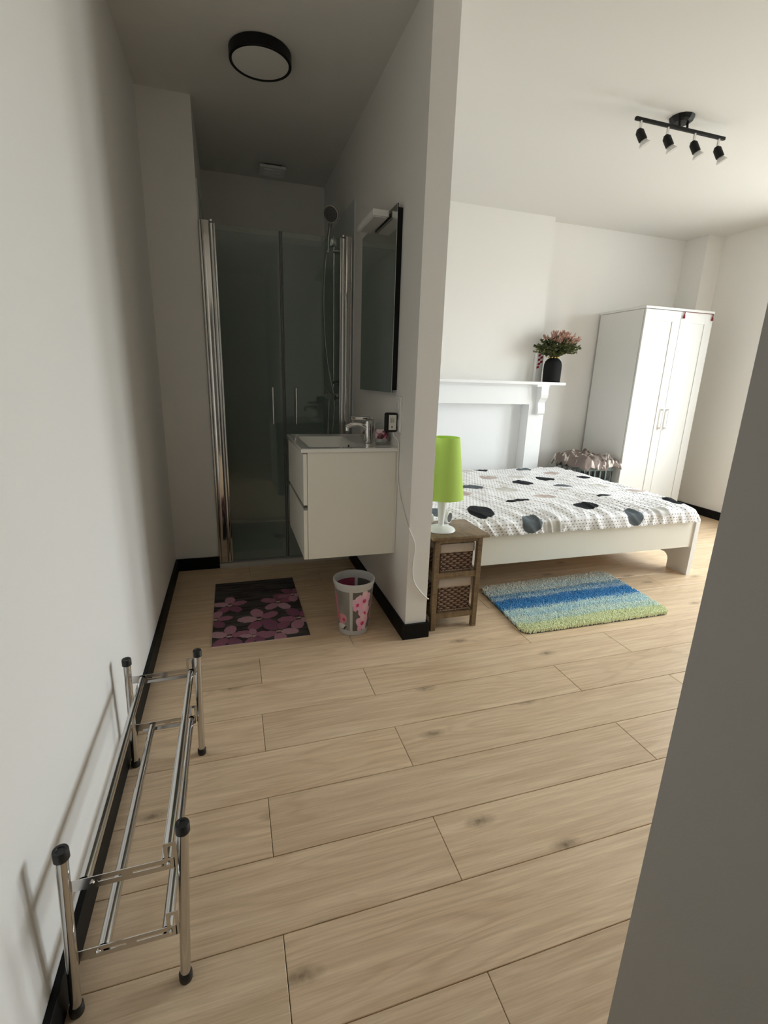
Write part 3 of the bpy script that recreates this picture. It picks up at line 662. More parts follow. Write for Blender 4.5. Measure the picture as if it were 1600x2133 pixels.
# vase + bouquet
vx, vy, vz = 2.835, 3.950, 1.265
V = thing('vase', 'matt black bottle vase with brass collar at the mantel shelf end', 'vase', (vx, vy, vz))
b = bm_new(); lathe(b, vx, vy, [(0, vz), (0.074, vz), (0.077, vz+0.004), (0.079, vz+0.06), (0.079, vz+0.12), (0.078, vz+0.155), (0.070, vz+0.182), (0.056, vz+0.200), (0.040, vz+0.208), (0.036, vz+0.210), (0.036, vz+0.222), (0.030, vz+0.222), (0.030, vz+0.19), (0, vz+0.19)], 48)
obj('body', b, mat('matt_black_ceramic', (0.010, 0.010, 0.011, 1), 0.75, spec=0.2, bump=0.1), V, smooth=True)
for i in range(10):
    a = 2*PI*i/10; b = bm_new(); bmesh.ops.create_icosphere(b, subdivisions=2, radius=0.009, matrix=Matrix.Translation((vx+0.040*math.cos(a), vy+0.040*math.sin(a), vz+0.218)))
    obj('brass_bead', b, mat('brass', (0.75, 0.55, 0.22, 1), 0.3, 1.0) if i == 0 else bpy.data.materials['brass'], V, smooth='all')
def bouquet():
    t = thing('bouquet', 'bouquet of green foliage and dusty pink dried flowers in the black vase', 'bouquet', (vx, vy, vz+0.19))
    G1 = mat('leaf_green', srgb(104, 110, 62), 0.6, var=0.35, bscale=30); G2 = mat('leaf_dark', srgb(52, 62, 44), 0.6, var=0.3, bscale=30)
    PK = mat('dried_pink', srgb(198, 160, 146), 0.7, var=0.3, bscale=40); ST = mat('stem', srgb(92, 84, 50), 0.7)
    rnd = random.Random(5)
    top = Vector((vx, vy, vz+0.215))
    bs = bm_new(); bg1 = bm_new(); bg2 = bm_new(); bp = bm_new()
    def leaf(b, p, d, L, Wd):
        d = d.normalized(); s = d.cross(Vector((rnd.uniform(-1, 1), rnd.uniform(-1, 1), rnd.uniform(-1, 1)))).normalized(); nrm = d.cross(s)
        pts = [p, p+d*L*0.35+s*Wd*0.5-nrm*Wd*0.1, p+d*L*0.75+s*Wd*0.32, p+d*L, p+d*L*0.75-s*Wd*0.32, p+d*L*0.35-s*Wd*0.5-nrm*Wd*0.1]
        mid = b.verts.new(p+d*L*0.55+nrm*Wd*0.12); vs_ = [b.verts.new(q) for q in pts]
        for i in range(6): b.faces.new((vs_[i], vs_[(i+1) % 6], mid))
    for i in range(230):
        a = rnd.uniform(0, 2*PI); el = rnd.choice([rnd.uniform(0.15, 0.6), rnd.uniform(0.3, 1.2)]); 
        R = rnd.uniform(0.12, 0.22)*(1.0 if math.sin(a) < 0.3 else 0.45)
        tip = top+Vector((math.cos(a)*math.cos(el)*R*1.12, math.sin(a)*math.cos(el)*R*0.8, math.sin(el)*R*0.72+0.02))
        if tip.y > 3.99: tip.y = 3.99
        mid = (top+tip)/2+Vector((0, 0, 0.015))
        pth = smooth_path([top-Vector((0, 0, 0.02)), mid, tip], 3); tube(bs, pth, 0.0012, 4)
        for q in range(2, len(pth)):
            for s in range(4):
                d = (pth[q]-pth[q-1]).normalized()+Vector((rnd.uniform(-.8, .8), rnd.uniform(-.8, .8), rnd.uniform(-.5, .7)))
                leaf(bg1 if rnd.random() < 0.6 else bg2, pth[q], d, rnd.uniform(0.018, 0.040), rnd.uniform(0.007, 0.015))
    for i in range(80):
        a = rnd.uniform(0, 2*PI); el = rnd.uniform(0.75, 1.5); R = rnd.uniform(0.19, 0.255)
        tip = top+Vector((math.cos(a)*math.cos(el)*R*1.2+0.02, min(math.sin(a)*math.cos(el)*R*0.8-0.01, 0.05), math.sin(el)*R*0.85+0.01)); 
        pth = smooth_path([top, (top+tip)/2, tip], 3); tube(bs, pth, 0.001, 4)
        d0 = (tip-top).normalized()
        for s in range(9):
            leaf(bp, tip-d0*rnd.uniform(0, 0.035), d0+Vector((rnd.uniform(-.5, .5), rnd.uniform(-.5, .5), rnd.uniform(-.3, .3))), rnd.uniform(0.022, 0.038), rnd.uniform(0.009, 0.015))
    for nm, b, M in (('stems', bs, ST), ('green_leaves', bg1, G1), ('dark_leaves', bg2, G2), ('pink_blooms', bp, PK)):
        o = obj(nm, b, M, t, recalc=False); o['kind'] = 'stuff'
bouquet()
# box with red pattern
cb = thing('card_box', 'narrow white box with dark red diamond pattern left of the vase', 'box', (2.745, 3.975, 1.265))
obj('carton', bx(2.712, 2.782, 4.028, 4.068, 1.265, 1.535, bev=0.0015, seg=1), mat('white_card', (0.78, 0.79, 0.80, 1), 0.5), cb)
RED = mat('dark_red_print', srgb(150, 28, 44), 0.5)
bm = bm_new()
for (u, v_) in ((2.736, 1.500), (2.760, 1.482), (2.736, 1.462), (2.762, 1.443), (2.738, 1.424), (2.762, 1.520), (2.730, 1.395)):
    prism(bm, [(u-0.013, v_-0.013), (u+0.012, v_-0.005), (u+0.013, v_+0.014), (u-0.012, v_+0.007)], 'y', 4.0268, 4.0280)
obj('red_diamonds', bm, RED, cb)

# ------------------------------------------------------------------ wardrobe
def wardrobe():
    X0, X1, Y0, Y1, Z = 3.455, 4.222, 3.615, 4.150, 1.925
    t = thing('wardrobe', 'tall white two-door wardrobe with framed panels in the back corner', 'wardrobe', ((X0+X1)/2, (Y0+Y1)/2, 0))
    WS = mat('wardrobe_white', (0.71, 0.71, 0.69, 1), 0.42, bump=0.02)
    b = bm_new(); box(b, X0, X0+0.018, Y0+0.003, Y1, 0, Z-0.022); box(b, X1-0.018, X1, Y0+0.003, Y1, 0, Z-0.022)
    box(b, X0+0.018, X1-0.018, Y0+0.003, Y1, 0.06, 0.08); box(b, X0+0.018, X1-0.018, Y1-0.006, Y1, 0.08, Z-0.022); box(b, X0+0.018, X1-0.018, Y0+0.02, Y0+0.035, 0, 0.06)
    obj('carcass', b, WS, t)
    obj('top_panel', bx(X0-0.008, X1+0.004, Y0-0.022, Y1, Z-0.020, Z, bev=0.0015, seg=1), WS, t)
    xm = (X0+X1)/2+0.012
    zb, zt = 0.065, Z-0.024
    for (a, c) in ((X0+0.001, xm-0.0018), (xm+0.0018, X1-0.001)):
        b = bm_new(); sw = 0.088; ya, yb = Y0-0.018, Y0-0.001
        box(b, a, a+sw, ya, yb, zb, zt, bev=0.001, seg=1); box(b, c-sw, c, ya, yb, zb, zt, bev=0.001, seg=1)
        box(b, a+sw, c-sw, ya, yb, zt-0.09, zt); box(b, a+sw, c-sw, ya, yb, zb, zb+0.09)
        d = obj('door', b, WS, t)
        obj('door_panel', bx(a+sw, c-sw, ya+0.006, yb, zb+0.09, zt-0.09), WS, d)
        hx = (c-0.030) if a < xm-0.1 and c < xm+0.01 else (a+0.030)
        b = bm_new(); box(b, hx-0.006, hx+0.006, ya-0.026, ya-0.018, 0.865, 1.068, bev=0.002)
        box(b, hx-0.005, hx+0.005, ya-0.018, ya+0.001, 0.875, 0.890); box(b, hx-0.005, hx+0.005, ya-0.018, ya+0.001, 1.043, 1.058)
        obj('handle', b, WHITEW, d)
    # tasselled cord across the top of the right door
    c = thing('tassel_cord', 'thin dark red cord with two tassels across the right wardrobe door', 'cord', (4.03, Y0-0.03, Z-0.03))
    RD = mat('dark_red_thread', srgb(120, 22, 34), 0.8)
    obj('cord', tube(bm_new(), [(3.872, Y0-0.0245, Z-0.024), (4.03, Y0-0.0245, Z-0.025), (4.205, Y0-0.0245, Z-0.024)], 0.0018, 6), RD, c)
    for x in (3.874, 4.203):
        b = bm_new(); lathe(b, x, Y0-0.0275, [(0, Z-0.022), (0.005, Z-0.026), (0.006, Z-0.034), (0.004, Z-0.037), (0.009, Z-0.062), (0.011, Z-0.080), (0, Z-0.080)], 12)
        for v in b.verts: v.co.y = Y0-0.0275+(v.co.y-Y0+0.0275)*0.55
        obj('tassel', b, RD, c)
wardrobe()

# ------------------------------------------------------------------ crate and blanket
def crate():
    x0, x1, y0, y1, H = 3.045, 3.365, 3.60, 4.00, 0.54
    CM = mat('grey_green_plastic', srgb(92, 104, 102), 0.55, bump=0.1, bscale=60)
    t = thing('crate', 'grey green plastic crate under the blanket beside the wardrobe', 'crate', ((x0+x1)/2, (y0+y1)/2, 0))
    obj('base', bx(x0+0.008, x1-0.008, y0+0.008, y1-0.008, 0, 0.012), CM, t)
    b = bm_new()
    for zz in range(6):
        z = 0.012+zz*0.0665; z1 = z+0.056
        box(b, x0+0.008, x0+0.014, y0+0.008, y1-0.008, z, z1); box(b, x1-0.014, x1-0.008, y0+0.008, y1-0.008, z, z1)
        box(b, x0+0.014, x1-0.014, y0+0.008, y0+0.014, z, z1); box(b, x0+0.014, x1-0.014, y1-0.014, y1-0.008, z, z1)
    obj('side_slats', b, CM, t)['kind'] = 'stuff'
    b = bm_new()
    n = 5
    for i in range(n+1):
        yy = y0+(y1-y0-0.014)*i/n; xx = x0+(x1-x0-0.014)*i/n
        box(b, x0, x0+0.008, yy, yy+0.014, 0, H-0.045); box(b, x1-0.008, x1, yy, yy+0.014, 0, H-0.045)
        box(b, xx, xx+0.014, y0, y0+0.008, 0, H-0.045); box(b, xx, xx+0.014, y1-0.008, y1, 0, H-0.045)
    obj('uprights', b, CM, t)['kind'] = 'stuff'
    b = bm_new(); e = 0.006
    box(b, x0-e, x0+0.012, y0-e, y1+e, H-0.05, H, bev=0.003); box(b, x1-0.012, x1+e, y0-e, y1+e, H-0.05, H, bev=0.003)
    box(b, x0+0.012, x1-0.012, y0-e, y0+0.012, H-0.05, H, bev=0.003); box(b, x0+0.012, x1-0.012, y1-0.012, y1+e, H-0.05, H, bev=0.003)
    obj('rim', b, CM, t)
    obj('hand_hole', bx(x0-e-0.0008, x0-e+0.001, 3.74, 3.85, H-0.085+0.045, H-0.012), DARKGAP, t)
    # crumpled blanket
    BM = mat('blanket_fleece', (0.4, 0.36, 0.34, 1), 0.95, spec=0.1, bump=0.4, bscale=300); k = NT(BM); tc = k.n('ShaderNodeTexCoord')
    n1 = k.noise(tc.outputs['UV'], 8.0, 2, 0.5, 1.2); r = k.n('ShaderNodeValToRGB'); r.color_ramp.elements[0].position = 0.575; r.color_ramp.elements[0].color = srgb(126, 114, 108)
    r.color_ramp.elements[1].position = 0.60; r.color_ramp.elements[1].color = srgb(214, 206, 200); k.l(n1.outputs['Fac'], r.inputs[0]); k.l(r.outputs[0], k.p.inputs['Base Color'])
    b = bm_new(); uvl = b.loops.layers.uv.new('UVMap'); N, Mx = 96, 84
    X0, X1, Y0, Y1 = x0-0.034, x1+0.070, y0-0.042, y1+0.035
    G = []
    for j in range(Mx+1):
        row = []
        for i in range(N+1):
            u, v = i/N, j/Mx; x = X0+(X1-X0)*u; y = Y0+(Y1-Y0)*v
            du = min(u, 1-u)*(X1-X0); dv = min(v, 1-v)*(Y1-Y0); d = min(du, dv)
            e_ = min(1, d/0.09); dome = math.sqrt(max(0, 1-(1-e_)**2))
            q = Vector((x*9, y*9, 1.3)); q2 = q+Vector((noise.noise(q*0.7), noise.noise(q*0.7+Vector((9, 3, 1))), 0))*1.5
            rid = 1-abs(noise.noise(Vector((q2.x*0.8, q2.y*0.45, 0)))*2.6); rid2 = 1-abs(noise.noise(Vector((q2.x*0.35+7, q2.y*1.1, 4)))*2.6)
            z = H+0.007+0.036*dome+0.028*dome*max(0, rid)**1.3+0.030*dome*max(0, rid2)**1.3+0.016*noise.noise(q*3)
            inside = x0-0.020 < x < x1+0.020 and y0-0.020 < y < y1+0.020
            if inside: z = max(z, H+0.005)
            else: z = z-0.030*(1-e_)*(1+1.2*noise.noise(Vector((x*22, y*22, 0))))
            x += 0.007*noise.noise(Vector((x*14, y*14, 7))); y += 0.007*noise.noise(Vector((x*14, y*14, 17)))
            row.append(b.verts.new((x, min(y, 4.16), z)))
        G.append(row)
    for j in range(Mx):
        for i in range(N):
            f = b.faces.new((G[j][i], G[j][i+1], G[j+1][i+1], G[j+1][i]))
            for lp, (a, c) in zip(f.loops, ((i, j), (i+1, j), (i+1, j+1), (i, j+1))): lp[uvl].uv = (a/N, c/Mx)
    o = obj('blanket', b, BM, smooth='all', recalc=False); sm = o.modifiers.new('thick', 'SOLIDIFY'); sm.thickness = 0.006; sm.offset = 1
    tag(o, 'crumpled taupe fleece blanket with white pattern on the crate', 'blanket')
crate()

# ------------------------------------------------------------------ bed
def bed():
    X0, X1, Y0, Y1 = 0.935, 2.985, 2.338, 3.86
    t = thing('bed', 'white double bed frame with low rounded footboard', 'bed', ((X0+X1)/2, (Y0+Y1)/2, 0))
    def panel(x, zt, name):
        pts = []; r = 0.045; L = 0.165; zc = 0.105; q = 0.05
        def arc(cy, cz, rr, a0, a1, n=6): return [(cy+rr*math.cos(a0+(a1-a0)*i/n), cz+rr*math.sin(a0+(a1-a0)*i/n)) for i in range(n+1)]
        pts += [(Y0, 0), (Y0+L, 0), (Y0+L, zc-q)]
        pts += arc(Y0+L+q, zc-q, q, PI, PI/2)
        pts += arc(Y1-L-q, zc-q, q, PI/2, 0)
        pts += [(Y1-L, 0), (Y1, 0)]
        pts += arc(Y1-r, zt-r, r, 0, PI/2); pts += arc(Y0+r, zt-r, r, PI/2, PI)
        b = prism(bm_new(), pts, 'x', x, x+0.034)
        return obj(name, b, WHITEW, t)
    panel(X1-0.034, 0.425, 'footboard'); panel(X0-0.02, 0.78, 'headboard')
    for (a, c) in ((Y0+0.010, Y0+0.032), (Y1-0.032, Y1-0.010)):
        obj('side_rail', bx(X0+0.016, X1-0.0345, a, c, 0.205, 0.395, bev=0.0015), CREAM, t)
    obj('centre_beam', bx(X0+0.016, X1-0.0345, 3.08, 3.12, 0.24, 0.30), CHROME2, t)
    for i in range(14):
        x = 1.03+i*0.139; obj('slat', bx(x, x+0.06, Y0+0.033, Y1-0.033, 0.300, 0.312), mat('slat_wood', (0.6, 0.48, 0.32, 1), 0.6) if i == 0 else bpy.data.materials['slat_wood'], t)
    mt = obj('mattress', bx(X0+0.025, X1-0.045, Y0+0.040, Y1-0.040, 0.313, 0.435, bev=0.02, seg=3), mat('mattress_white', (0.8, 0.8, 0.8, 1), 0.9), None)
    tag(mt, 'white mattress under the spotted duvet', 'mattress')
    # duvet: unrolled coordinate v follows the cloth
    M = mat('duvet_print', (0.85, 0.85, 0.86, 1), 0.85, spec=0.15, bump=0.15, bscale=500); k = NT(M); tc = k.n('ShaderNodeTexCoord'); UV = tc.outputs['UV']
    sc = 1/0.0235
    mp = k.mapping(UV, sc=(sc, sc, 1)); sp = k.n('ShaderNodeSeparateXYZ'); k.l(mp, sp.inputs[0])
    rowi = k.math('FLOOR', sp.outputs[1]); odd = k.math('MULTIPLY', k.math('MODULO', rowi, 2.0), 0.5)
    fx = k.math('SUBTRACT', k.math('FRACT', k.math('ADD', sp.outputs[0], odd)), 0.5); fy = k.math('SUBTRACT', k.math('FRACT', sp.outputs[1]), 0.5)
    dd = k.math('SQRT', k.math('ADD', k.math('MULTIPLY', fx, fx), k.math('MULTIPLY', fy, fy)))
    dot = k.math('LESS_THAN', dd, 0.20)
    base = k.mix(dot, (0.90, 0.90, 0.92, 1), srgb(158, 154, 158))
    dn = k.noise(UV, 4.0, 0); add = k.n('ShaderNodeVectorMath', operation='MULTIPLY_ADD'); k.l(dn.outputs['Color'], add.inputs[0]); add.inputs[1].default_value = (0.02, 0.02, 0); k.l(UV, add.inputs[2])
    BK, SL, BG, PK = srgb(38, 40, 44), srgb(98, 106, 112), srgb(208, 206, 202), srgb(196, 182, 178)
    D = DOTS
    cm = dict(k=BK, s=SL, b=BG, p=PK)
    E = [(u+0.010, v_+0.010, ru, rv, a, cm[c]) for (u, v_, ru, rv, a, c) in D]
    col = k.ellipses(add.outputs[0], base, E); k.l(col, k.p.inputs['Base Color'])
    b = bm_new(); uvl = b.loops.layers.uv.new('UVMap'); NX, NV = 300, 230
    u0, u1 = 0.985, 2.952
    v0, v1 = -0.10, 1.52
    def wr(x, y, fine):
        # folds that fan out from the near edge, plus soft hills
        s = 0
        q = Vector((x*2.2, y*2.2, 0)); w1 = noise.noise(q)*0.35
        s += 0.012*noise.noise(Vector((x*3, y*3, 2)))
        fr = abs(noise.noise(Vector(((x+0.35*(y-2.3)+w1*0.25)*13, y*2.6, 5))))
        s += fine*0.015*(1-min(1, fr*3.2))
        fr2 = abs(noise.noise(Vector(((x*0.55+0.9*y+w1*0.4)*7, (x-y)*1.8, 9))))
        s += 0.007*(1-min(1, fr2*3.0))
        s += 0.0035*noise.noise(Vector((x*26, y*26, 3)))
        return s
    G = []; UVs = []
    for j in range(NV+1):
        v = v0+(v1-v0)*j/NV; row = []; ur = []
        for i in range(NX+1):
            u = u0+(u1-u0)*i/NX
            # across profile (v): near hem hangs over the rail, rounds up to the top
            hemw = 0.003*math.sin(u*9)+0.006*noise.noise(Vector((u*7, 0, 1)))
            if v < 0: y = 2.330+0.05*(v+0.0)*0.2; z = 0.462+v*0.72+(-0.3*hemw if v < -0.05 else 0); tfac = 1.0; 
            else:
                y = 2.330+v; z = 0.462+0.036*min(1, v/0.22)**0.7; tfac = max(0.35, 1-v/0.5)
            if v < 0.04: 
                # round the shoulder
                r_ = 0.04; k_ = max(0, min(1, (0.04-v)/0.08)); z -= 0.006*k_
            wv = wr(u, 2.33+v, tfac)
            if v < 0: y += -wv*0.75*min(1, 0.3+(-v)/0.04)-0.003; z += wv*0.4*(1+v/0.1)
            else: z += wv
            ef = (u1-u)/0.06
            if ef < 1: z -= 0.055*(1-ef)**2
            eb = (v1-v)/0.10
            if eb < 1: z -= 0.09*(1-eb)**2
            z = max(z, 0.392 if v < 0 else 0.437)
            y = min(y, 3.845)
            row.append(b.verts.new((u, y, z)))
        G.append(row)
    for j in range(NV):
        for i in range(NX):
            f = b.faces.new((G[j][i], G[j][i+1], G[j+1][i+1], G[j+1][i]))
            for lp, (a, c) in zip(f.loops, ((i, j), (i+1, j), (i+1, j+1), (i, j+1))): lp[uvl].uv = (u0+(u1-u0)*a/NX, v0+(v1-v0)*c/NV)
    o = obj('duvet', b, M, smooth='all', recalc=False)
    tag(o, 'white duvet with tiny grey dots and large black, slate and beige spots', 'duvet')
# spots as (x, distance from the near edge, radius x, radius y, angle, colour)
DOTS = [
 (1.40, 0.155, .080, .105, -.35, 'k'), (1.655, -0.015, .070, .072, 0, 's'), (1.76, 0.335, .082, .028, -.05, 'k'), (1.67, 0.785, .078, .075, 0, 's'), (1.40, 1.00, .080, .055, 0, 'k'),
 (1.68, 1.03, .01, .01, 0, 'k'), (2.13, 0.835, .080, .075, -.15, 'k'), (2.03, 0.42, .085, .060, 0, 'p'), (1.87, 0.655, .078, .070, 0, 'b'), (1.97, 1.085, .078, .065, 0, 'p'),
 (2.07, 1.43, .078, .060, 0, 'k'), (2.48, 1.37, .070, .055, 0, 's'), (2.43, 0.98, .078, .055, -.2, 'k'), (2.40, 0.72, .078, .058, 0, 's'), (2.16, 0.16, .080, .055, -.2, 'k'),
 (2.41, -0.005, .060, .078, .3, 's'), (2.47, 0.345, .085, .018, 0, 'k'), (2.68, 0.66, .078, .06, 0, 'b'), (2.845, 0.45, .085, .050, 0, 'p'), (2.885, 0.15, .058, .080, .3, 'k'),
 (1.80, -0.05, .075, .050, 0, 'b'), (2.78, 0.95, .06, .05, 0, 'k'), (1.90, 1.35, .07, .05, 0, 'b'), (1.12, 0.20, .08, .07, 0, 's'), (1.15, 0.55, .07, .07, 0, 'k'),
 (2.20, 1.05, .07, .06, 0, 'b'), (2.65, 1.20, .075, .06, 0, 'p'), (1.50, 0.60, .07, .06, 0, 'p'), (1.35, 0.75, .07, .06, 0, 's'), (2.62, 0.02, .06, .05, 0, 'b'), (2.30, 0.58, .06, .03, 0, 'b'),
]
bed()

# ------------------------------------------------------------------ shaggy rug
def rug():
    P = [Vector((1.420, 2.455, 0)), Vector((2.400, 2.500, 0)), Vector((2.345, 1.895, 0)), Vector((1.375, 1.895, 0))]
    def at(u, v): return P[3].lerp(P[2], u).lerp(P[0].lerp(P[1], u), v)
    t = thing('rug', 'shaggy rug with blue, turquoise and lime stripes beside the bed', 'rug', (1.88, 2.19, 0))
    M = mat('rug_yarn', (0.5, 0.5, 0.5, 1), 0.95, spec=0.1); k = NT(M); tc = k.n('ShaderNodeTexCoord')
    sp = k.n('ShaderNodeSeparateXYZ'); k.l(tc.outputs['UV'], sp.inputs[0])
    n = k.noise(k.mapping(tc.outputs['UV'], sc=(2.5, 50, 1)), 1.0, 4, 0.7); n2 = k.noise(k.mapping(tc.outputs['UV'], sc=(90, 60, 1)), 1.0, 2, 0.6)
    f = k.math('ADD', sp.outputs[1], k.math('ADD', k.math('MULTIPLY', k.math('SUBTRACT', n.outputs['Fac'], 0.5), 0.34), k.math('MULTIPLY', k.math('SUBTRACT', n2.outputs['Fac'], 0.5), 0.10)))
    r = k.n('ShaderNodeValToRGB'); cr = r.color_ramp
    stops = [(0.0, (198, 212, 112)), (0.13, (194, 208, 108)), (0.17, (150, 200, 188)), (0.25, (190, 218, 190)), (0.31, (84, 168, 200)), (0.345, (170, 214, 205)), (0.40, (150, 205, 208)), (0.46, (56, 144, 208)), (0.60, (50, 132, 198)), (0.65, (150, 190, 195)), (0.72, (70, 140, 185)), (0.76, (176, 184, 168)), (0.84, (120, 160, 165)), (0.90, (182, 178, 152)), (1.0, (176, 168, 140))]
    cr.elements[0].position = 0; stops = [(p_, tuple(int(255-(255-c_)*(0.80 if q_[0] < 80 else 0.36)) for c_ in q_)) for p_, q_ in stops]; cr.elements[0].color = srgb(*stops[0][1]); cr.elements[1].position = 1; cr.elements[1].color = srgb(*stops[-1][1])
    for p_, c_ in stops[1:-1]: e = cr.elements.new(p_); e.color = srgb(*c_)
    k.l(f, r.inputs[0]); k.l(r.outputs[0], k.p.inputs['Base Color'])
    # backing with rounded corners
    rc = 0.055; outl = []
    for (cu, cv, a0) in ((1, 0, -PI/2), (1, 1, 0), (0, 1, PI/2), (0, 0, PI)):
        for i in range(7):
            a = a0+i*PI/12; ru = rc/0.98; rv = rc/0.59
            u = (1-ru if cu else ru)+ru*math.cos(a); v = (1-rv if cv else rv)+rv*math.sin(a)
            q = at(u, v); outl.append((q.x, q.y))
    obj('backing', prism(bm_new(), outl, 'z', 0.0003, 0.006), mat('rug_back', (0.05, 0.07, 0.08, 1), 0.9), t)
    b = bm_new(); uvl = b.loops.layers.uv.new('UVMap'); rnd = random.Random(3)
    nu, nv = 165, 100
    for j in range(nv):
        for i in range(nu):
            u = (i+rnd.random())/nu; v = (j+rnd.random())/nv
            du = min(u, 1-u)*0.98; dv = min(v, 1-v)*0.59
            if du < rc and dv < rc and (rc-du)**2+(rc-dv)**2 > rc*rc: continue
            q = at(u, v); h = rnd.uniform(0.012, 0.020); a = rnd.uniform(0, 2*PI); ln = rnd.uniform(0.0, 0.010)
            w = rnd.uniform(0.0035, 0.0050)
            tip = q+Vector((math.cos(a)*ln, math.sin(a)*ln, 0.004+h)); base = []
            for m_ in range(4):
                aa = a+m_*PI/2+0.3; base.append(b.verts.new(q+Vector((math.cos(aa)*w, math.sin(aa)*w, 0.004))))
            tp = [b.verts.new(tip+Vector((math.cos(a+m_*PI/2+0.3)*w*0.55, math.sin(a+m_*PI/2+0.3)*w*0.55, 0))) for m_ in range(4)]
            fs = [b.faces.new((base[m_], base[(m_+1) % 4], tp[(m_+1) % 4], tp[m_])) for m_ in range(4)]+[b.faces.new(tp)]
            for ff in fs:
                for lp in ff.loops: lp[uvl].uv = (u, v)
    o = obj('pile', b, M, t, recalc=False); o['kind'] = 'stuff'
rug()

# ------------------------------------------------------------------ bedside table with baskets, lamp, clock
def bedside():
    X0, X1, Y0, Y1, H = 0.922, 1.180, 2.046, 2.305, 0.495
    t = thing('bedside_table', 'brown wooden bedside shelf table next to the partition', 'bedside table', ((X0+X1)/2, (Y0+Y1)/2, 0))
    obj('table_top', bx(0.898, 1.208, 2.028, 2.316, H, H+0.016, bev=0.004), BROWN, t, smooth=True)
    L = 0.026
    for x in (X0, X1-L):
        for y in (Y0, Y1-L): obj('leg', bx(x, x+L, y, y+L, 0, H, bev=0.0015, seg=1), BROWN, t)
    obj('apron', bx(X0+L, X1-L, Y0+0.004, Y0+0.018, H-0.022, H), BROWN, t)
    for z in (0.285, 0.064):
        obj('front_rail', bx(X0+L, X1-L, Y0+0.003, Y0+0.018, z, z+0.030), BROWN, t)
        for x in (X0+0.004, X1-0.018): obj('side_rail', bx(x, x+0.014, Y0+L, Y1-L, z, z+0.030), BROWN, t)
        obj('shelf', bx(X0+0.019, X1-0.019, Y0+0.019, Y1-0.005, z+0.018, z+0.026), BROWN, t)
    for x in (X0+0.004, X1-0.018): obj('side_rail', bx(x, x+0.014, Y0+L, Y1-L, H-0.024, H), BROWN, t)
    WK = mat('wicker', srgb(146, 120, 100), 0.6, var=0.4, bscale=120); WK2 = mat('wicker_stake', srgb(70, 52, 40), 0.7)
    LN = mat('linen_liner', srgb(190, 178, 166), 0.9, bump=0.3, bscale=150); IN = mat('basket_inside', srgb(74, 56, 46), 0.9)
    for lab, z0, hw, hl in (('upper wicker basket with beige liner in the bedside table', 0.3115, 0.112, 0.040), ('lower wicker basket with beige liner in the bedside table', 0.0905, 0.145, 0.042)):
        cx = (X0+X1)/2; x0, x1 = X0+L+0.004, X1-L-0.004; y0, y1 = Y0+0.006, Y1-0.02
        if z0 > 0.2: y0 += 0.014
        else: y0 += 0.014
        bt = thing('basket', lab, 'basket', (cx, (y0+y1)/2, z0), 'wicker baskets in the bedside table')
        obj('inner_box', bx(x0+0.007, x1-0.007, y0+0.007, y1-0.007, z0+0.001, z0+hw), IN, bt)
        nrow = int(hw/0.0125); b = bm_new(); bst = bm_new()
        def side(p, q, nst, ph):
            p, q = Vector(p), Vector(q); d = (q-p); Ln = d.length; d.normalize(); nrm = Vector((d.y, -d.x, 0))
            for s in range(nst+1):
                c = p+d*Ln*s/nst-nrm*0.000; cyl(bst, (c.x, c.y, z0), (c.x, c.y, z0+hw), 0.0022, n=6)
            for r_ in range(nrow):
                zc = z0+0.006+r_*0.0125; pts = []; m_ = nst*4
                for s in range(m_+1):
                    off = 0.0038*math.cos(PI*s/4+PI*(r_ % 2)+ph); pts.append(p+d*Ln*s/m_+nrm*off+Vector((0, 0, zc+0.0008*math.sin(s*1.7+r_))))
                tube(b, pts, 0.0058, 6)
        e = 0.011
        side((x0+e, y0+e, 0), (x1-e, y0+e, 0), 9, 0); side((x1-e, y0+e, 0), (x1-e, y1-e, 0), 11, 0.5); side((x0+e, y1-e, 0), (x0+e, y0+e, 0), 11, 0.5)
        obj('weave', b, WK, bt, smooth='all')['kind'] = 'stuff'; obj('stakes', bst, WK2, bt)['kind'] = 'stuff'
        # braided foot
        b = bm_new(); pts = [(x0+e+(x1-x0-2*e)*s/40, y0+0.004+0.002*math.sin(s*1.6), z0+0.007+0.002*math.cos(s*1.6)) for s in range(41)]; tube(b, pts, 0.005, 7); obj('border', b, WK, bt, smooth='all')
        # liner cuff folded over the edge
        b = bm_new(); zA, zB = z0+hw-0.008, z0+hw+hl
        def cuff(p, q):
            n = 24; p, q = Vector(p), Vector(q); d = (q-p).normalized(); nrm = Vector((d.y, -d.x, 0)); rows = []
            for jj, zz in enumerate((zA, zA+0.012, (zA+zB)/2, zB-0.004, zB, zB-0.003)):
                off = (0.004, 0.005, 0.004, 0.003, 0.0, -0.003)[jj]
                rows.append([b.verts.new(p.lerp(q, s/n)+nrm*(off+0.0012*noise.noise(Vector((s*0.8, jj*0.7, z0*10))))+Vector((0, 0, zz+0.0025*noise.noise(Vector((s*0.35, jj, 2)))))) for s in range(n+1)])
            for a_, c_ in zip(rows, rows[1:]):
                for s in range(n): b.faces.new((a_[s], a_[s+1], c_[s+1], c_[s]))
        cuff((x0+0.005, y0+0.005, 0), (x1-0.005, y0+0.005, 0)); cuff((x1-0.005, y0+0.005, 0), (x1-0.005, y1, 0)); cuff((x0+0.005, y1, 0), (x0+0.005, y0+0.005, 0))
        o = obj('liner', b, LN, bt, smooth='all', recalc=False); sm = o.modifiers.new('thick', 'SOLIDIFY'); sm.thickness = 0.0015
    zt = H+0.016
    lx, ly = 0.990, 2.150
    l = thing('table_lamp', 'white table lamp with lime green conical shade on the bedside table', 'lamp', (lx, ly, zt))
    WG = mat('lamp_white_gloss', (0.85, 0.85, 0.85, 1), 0.15)
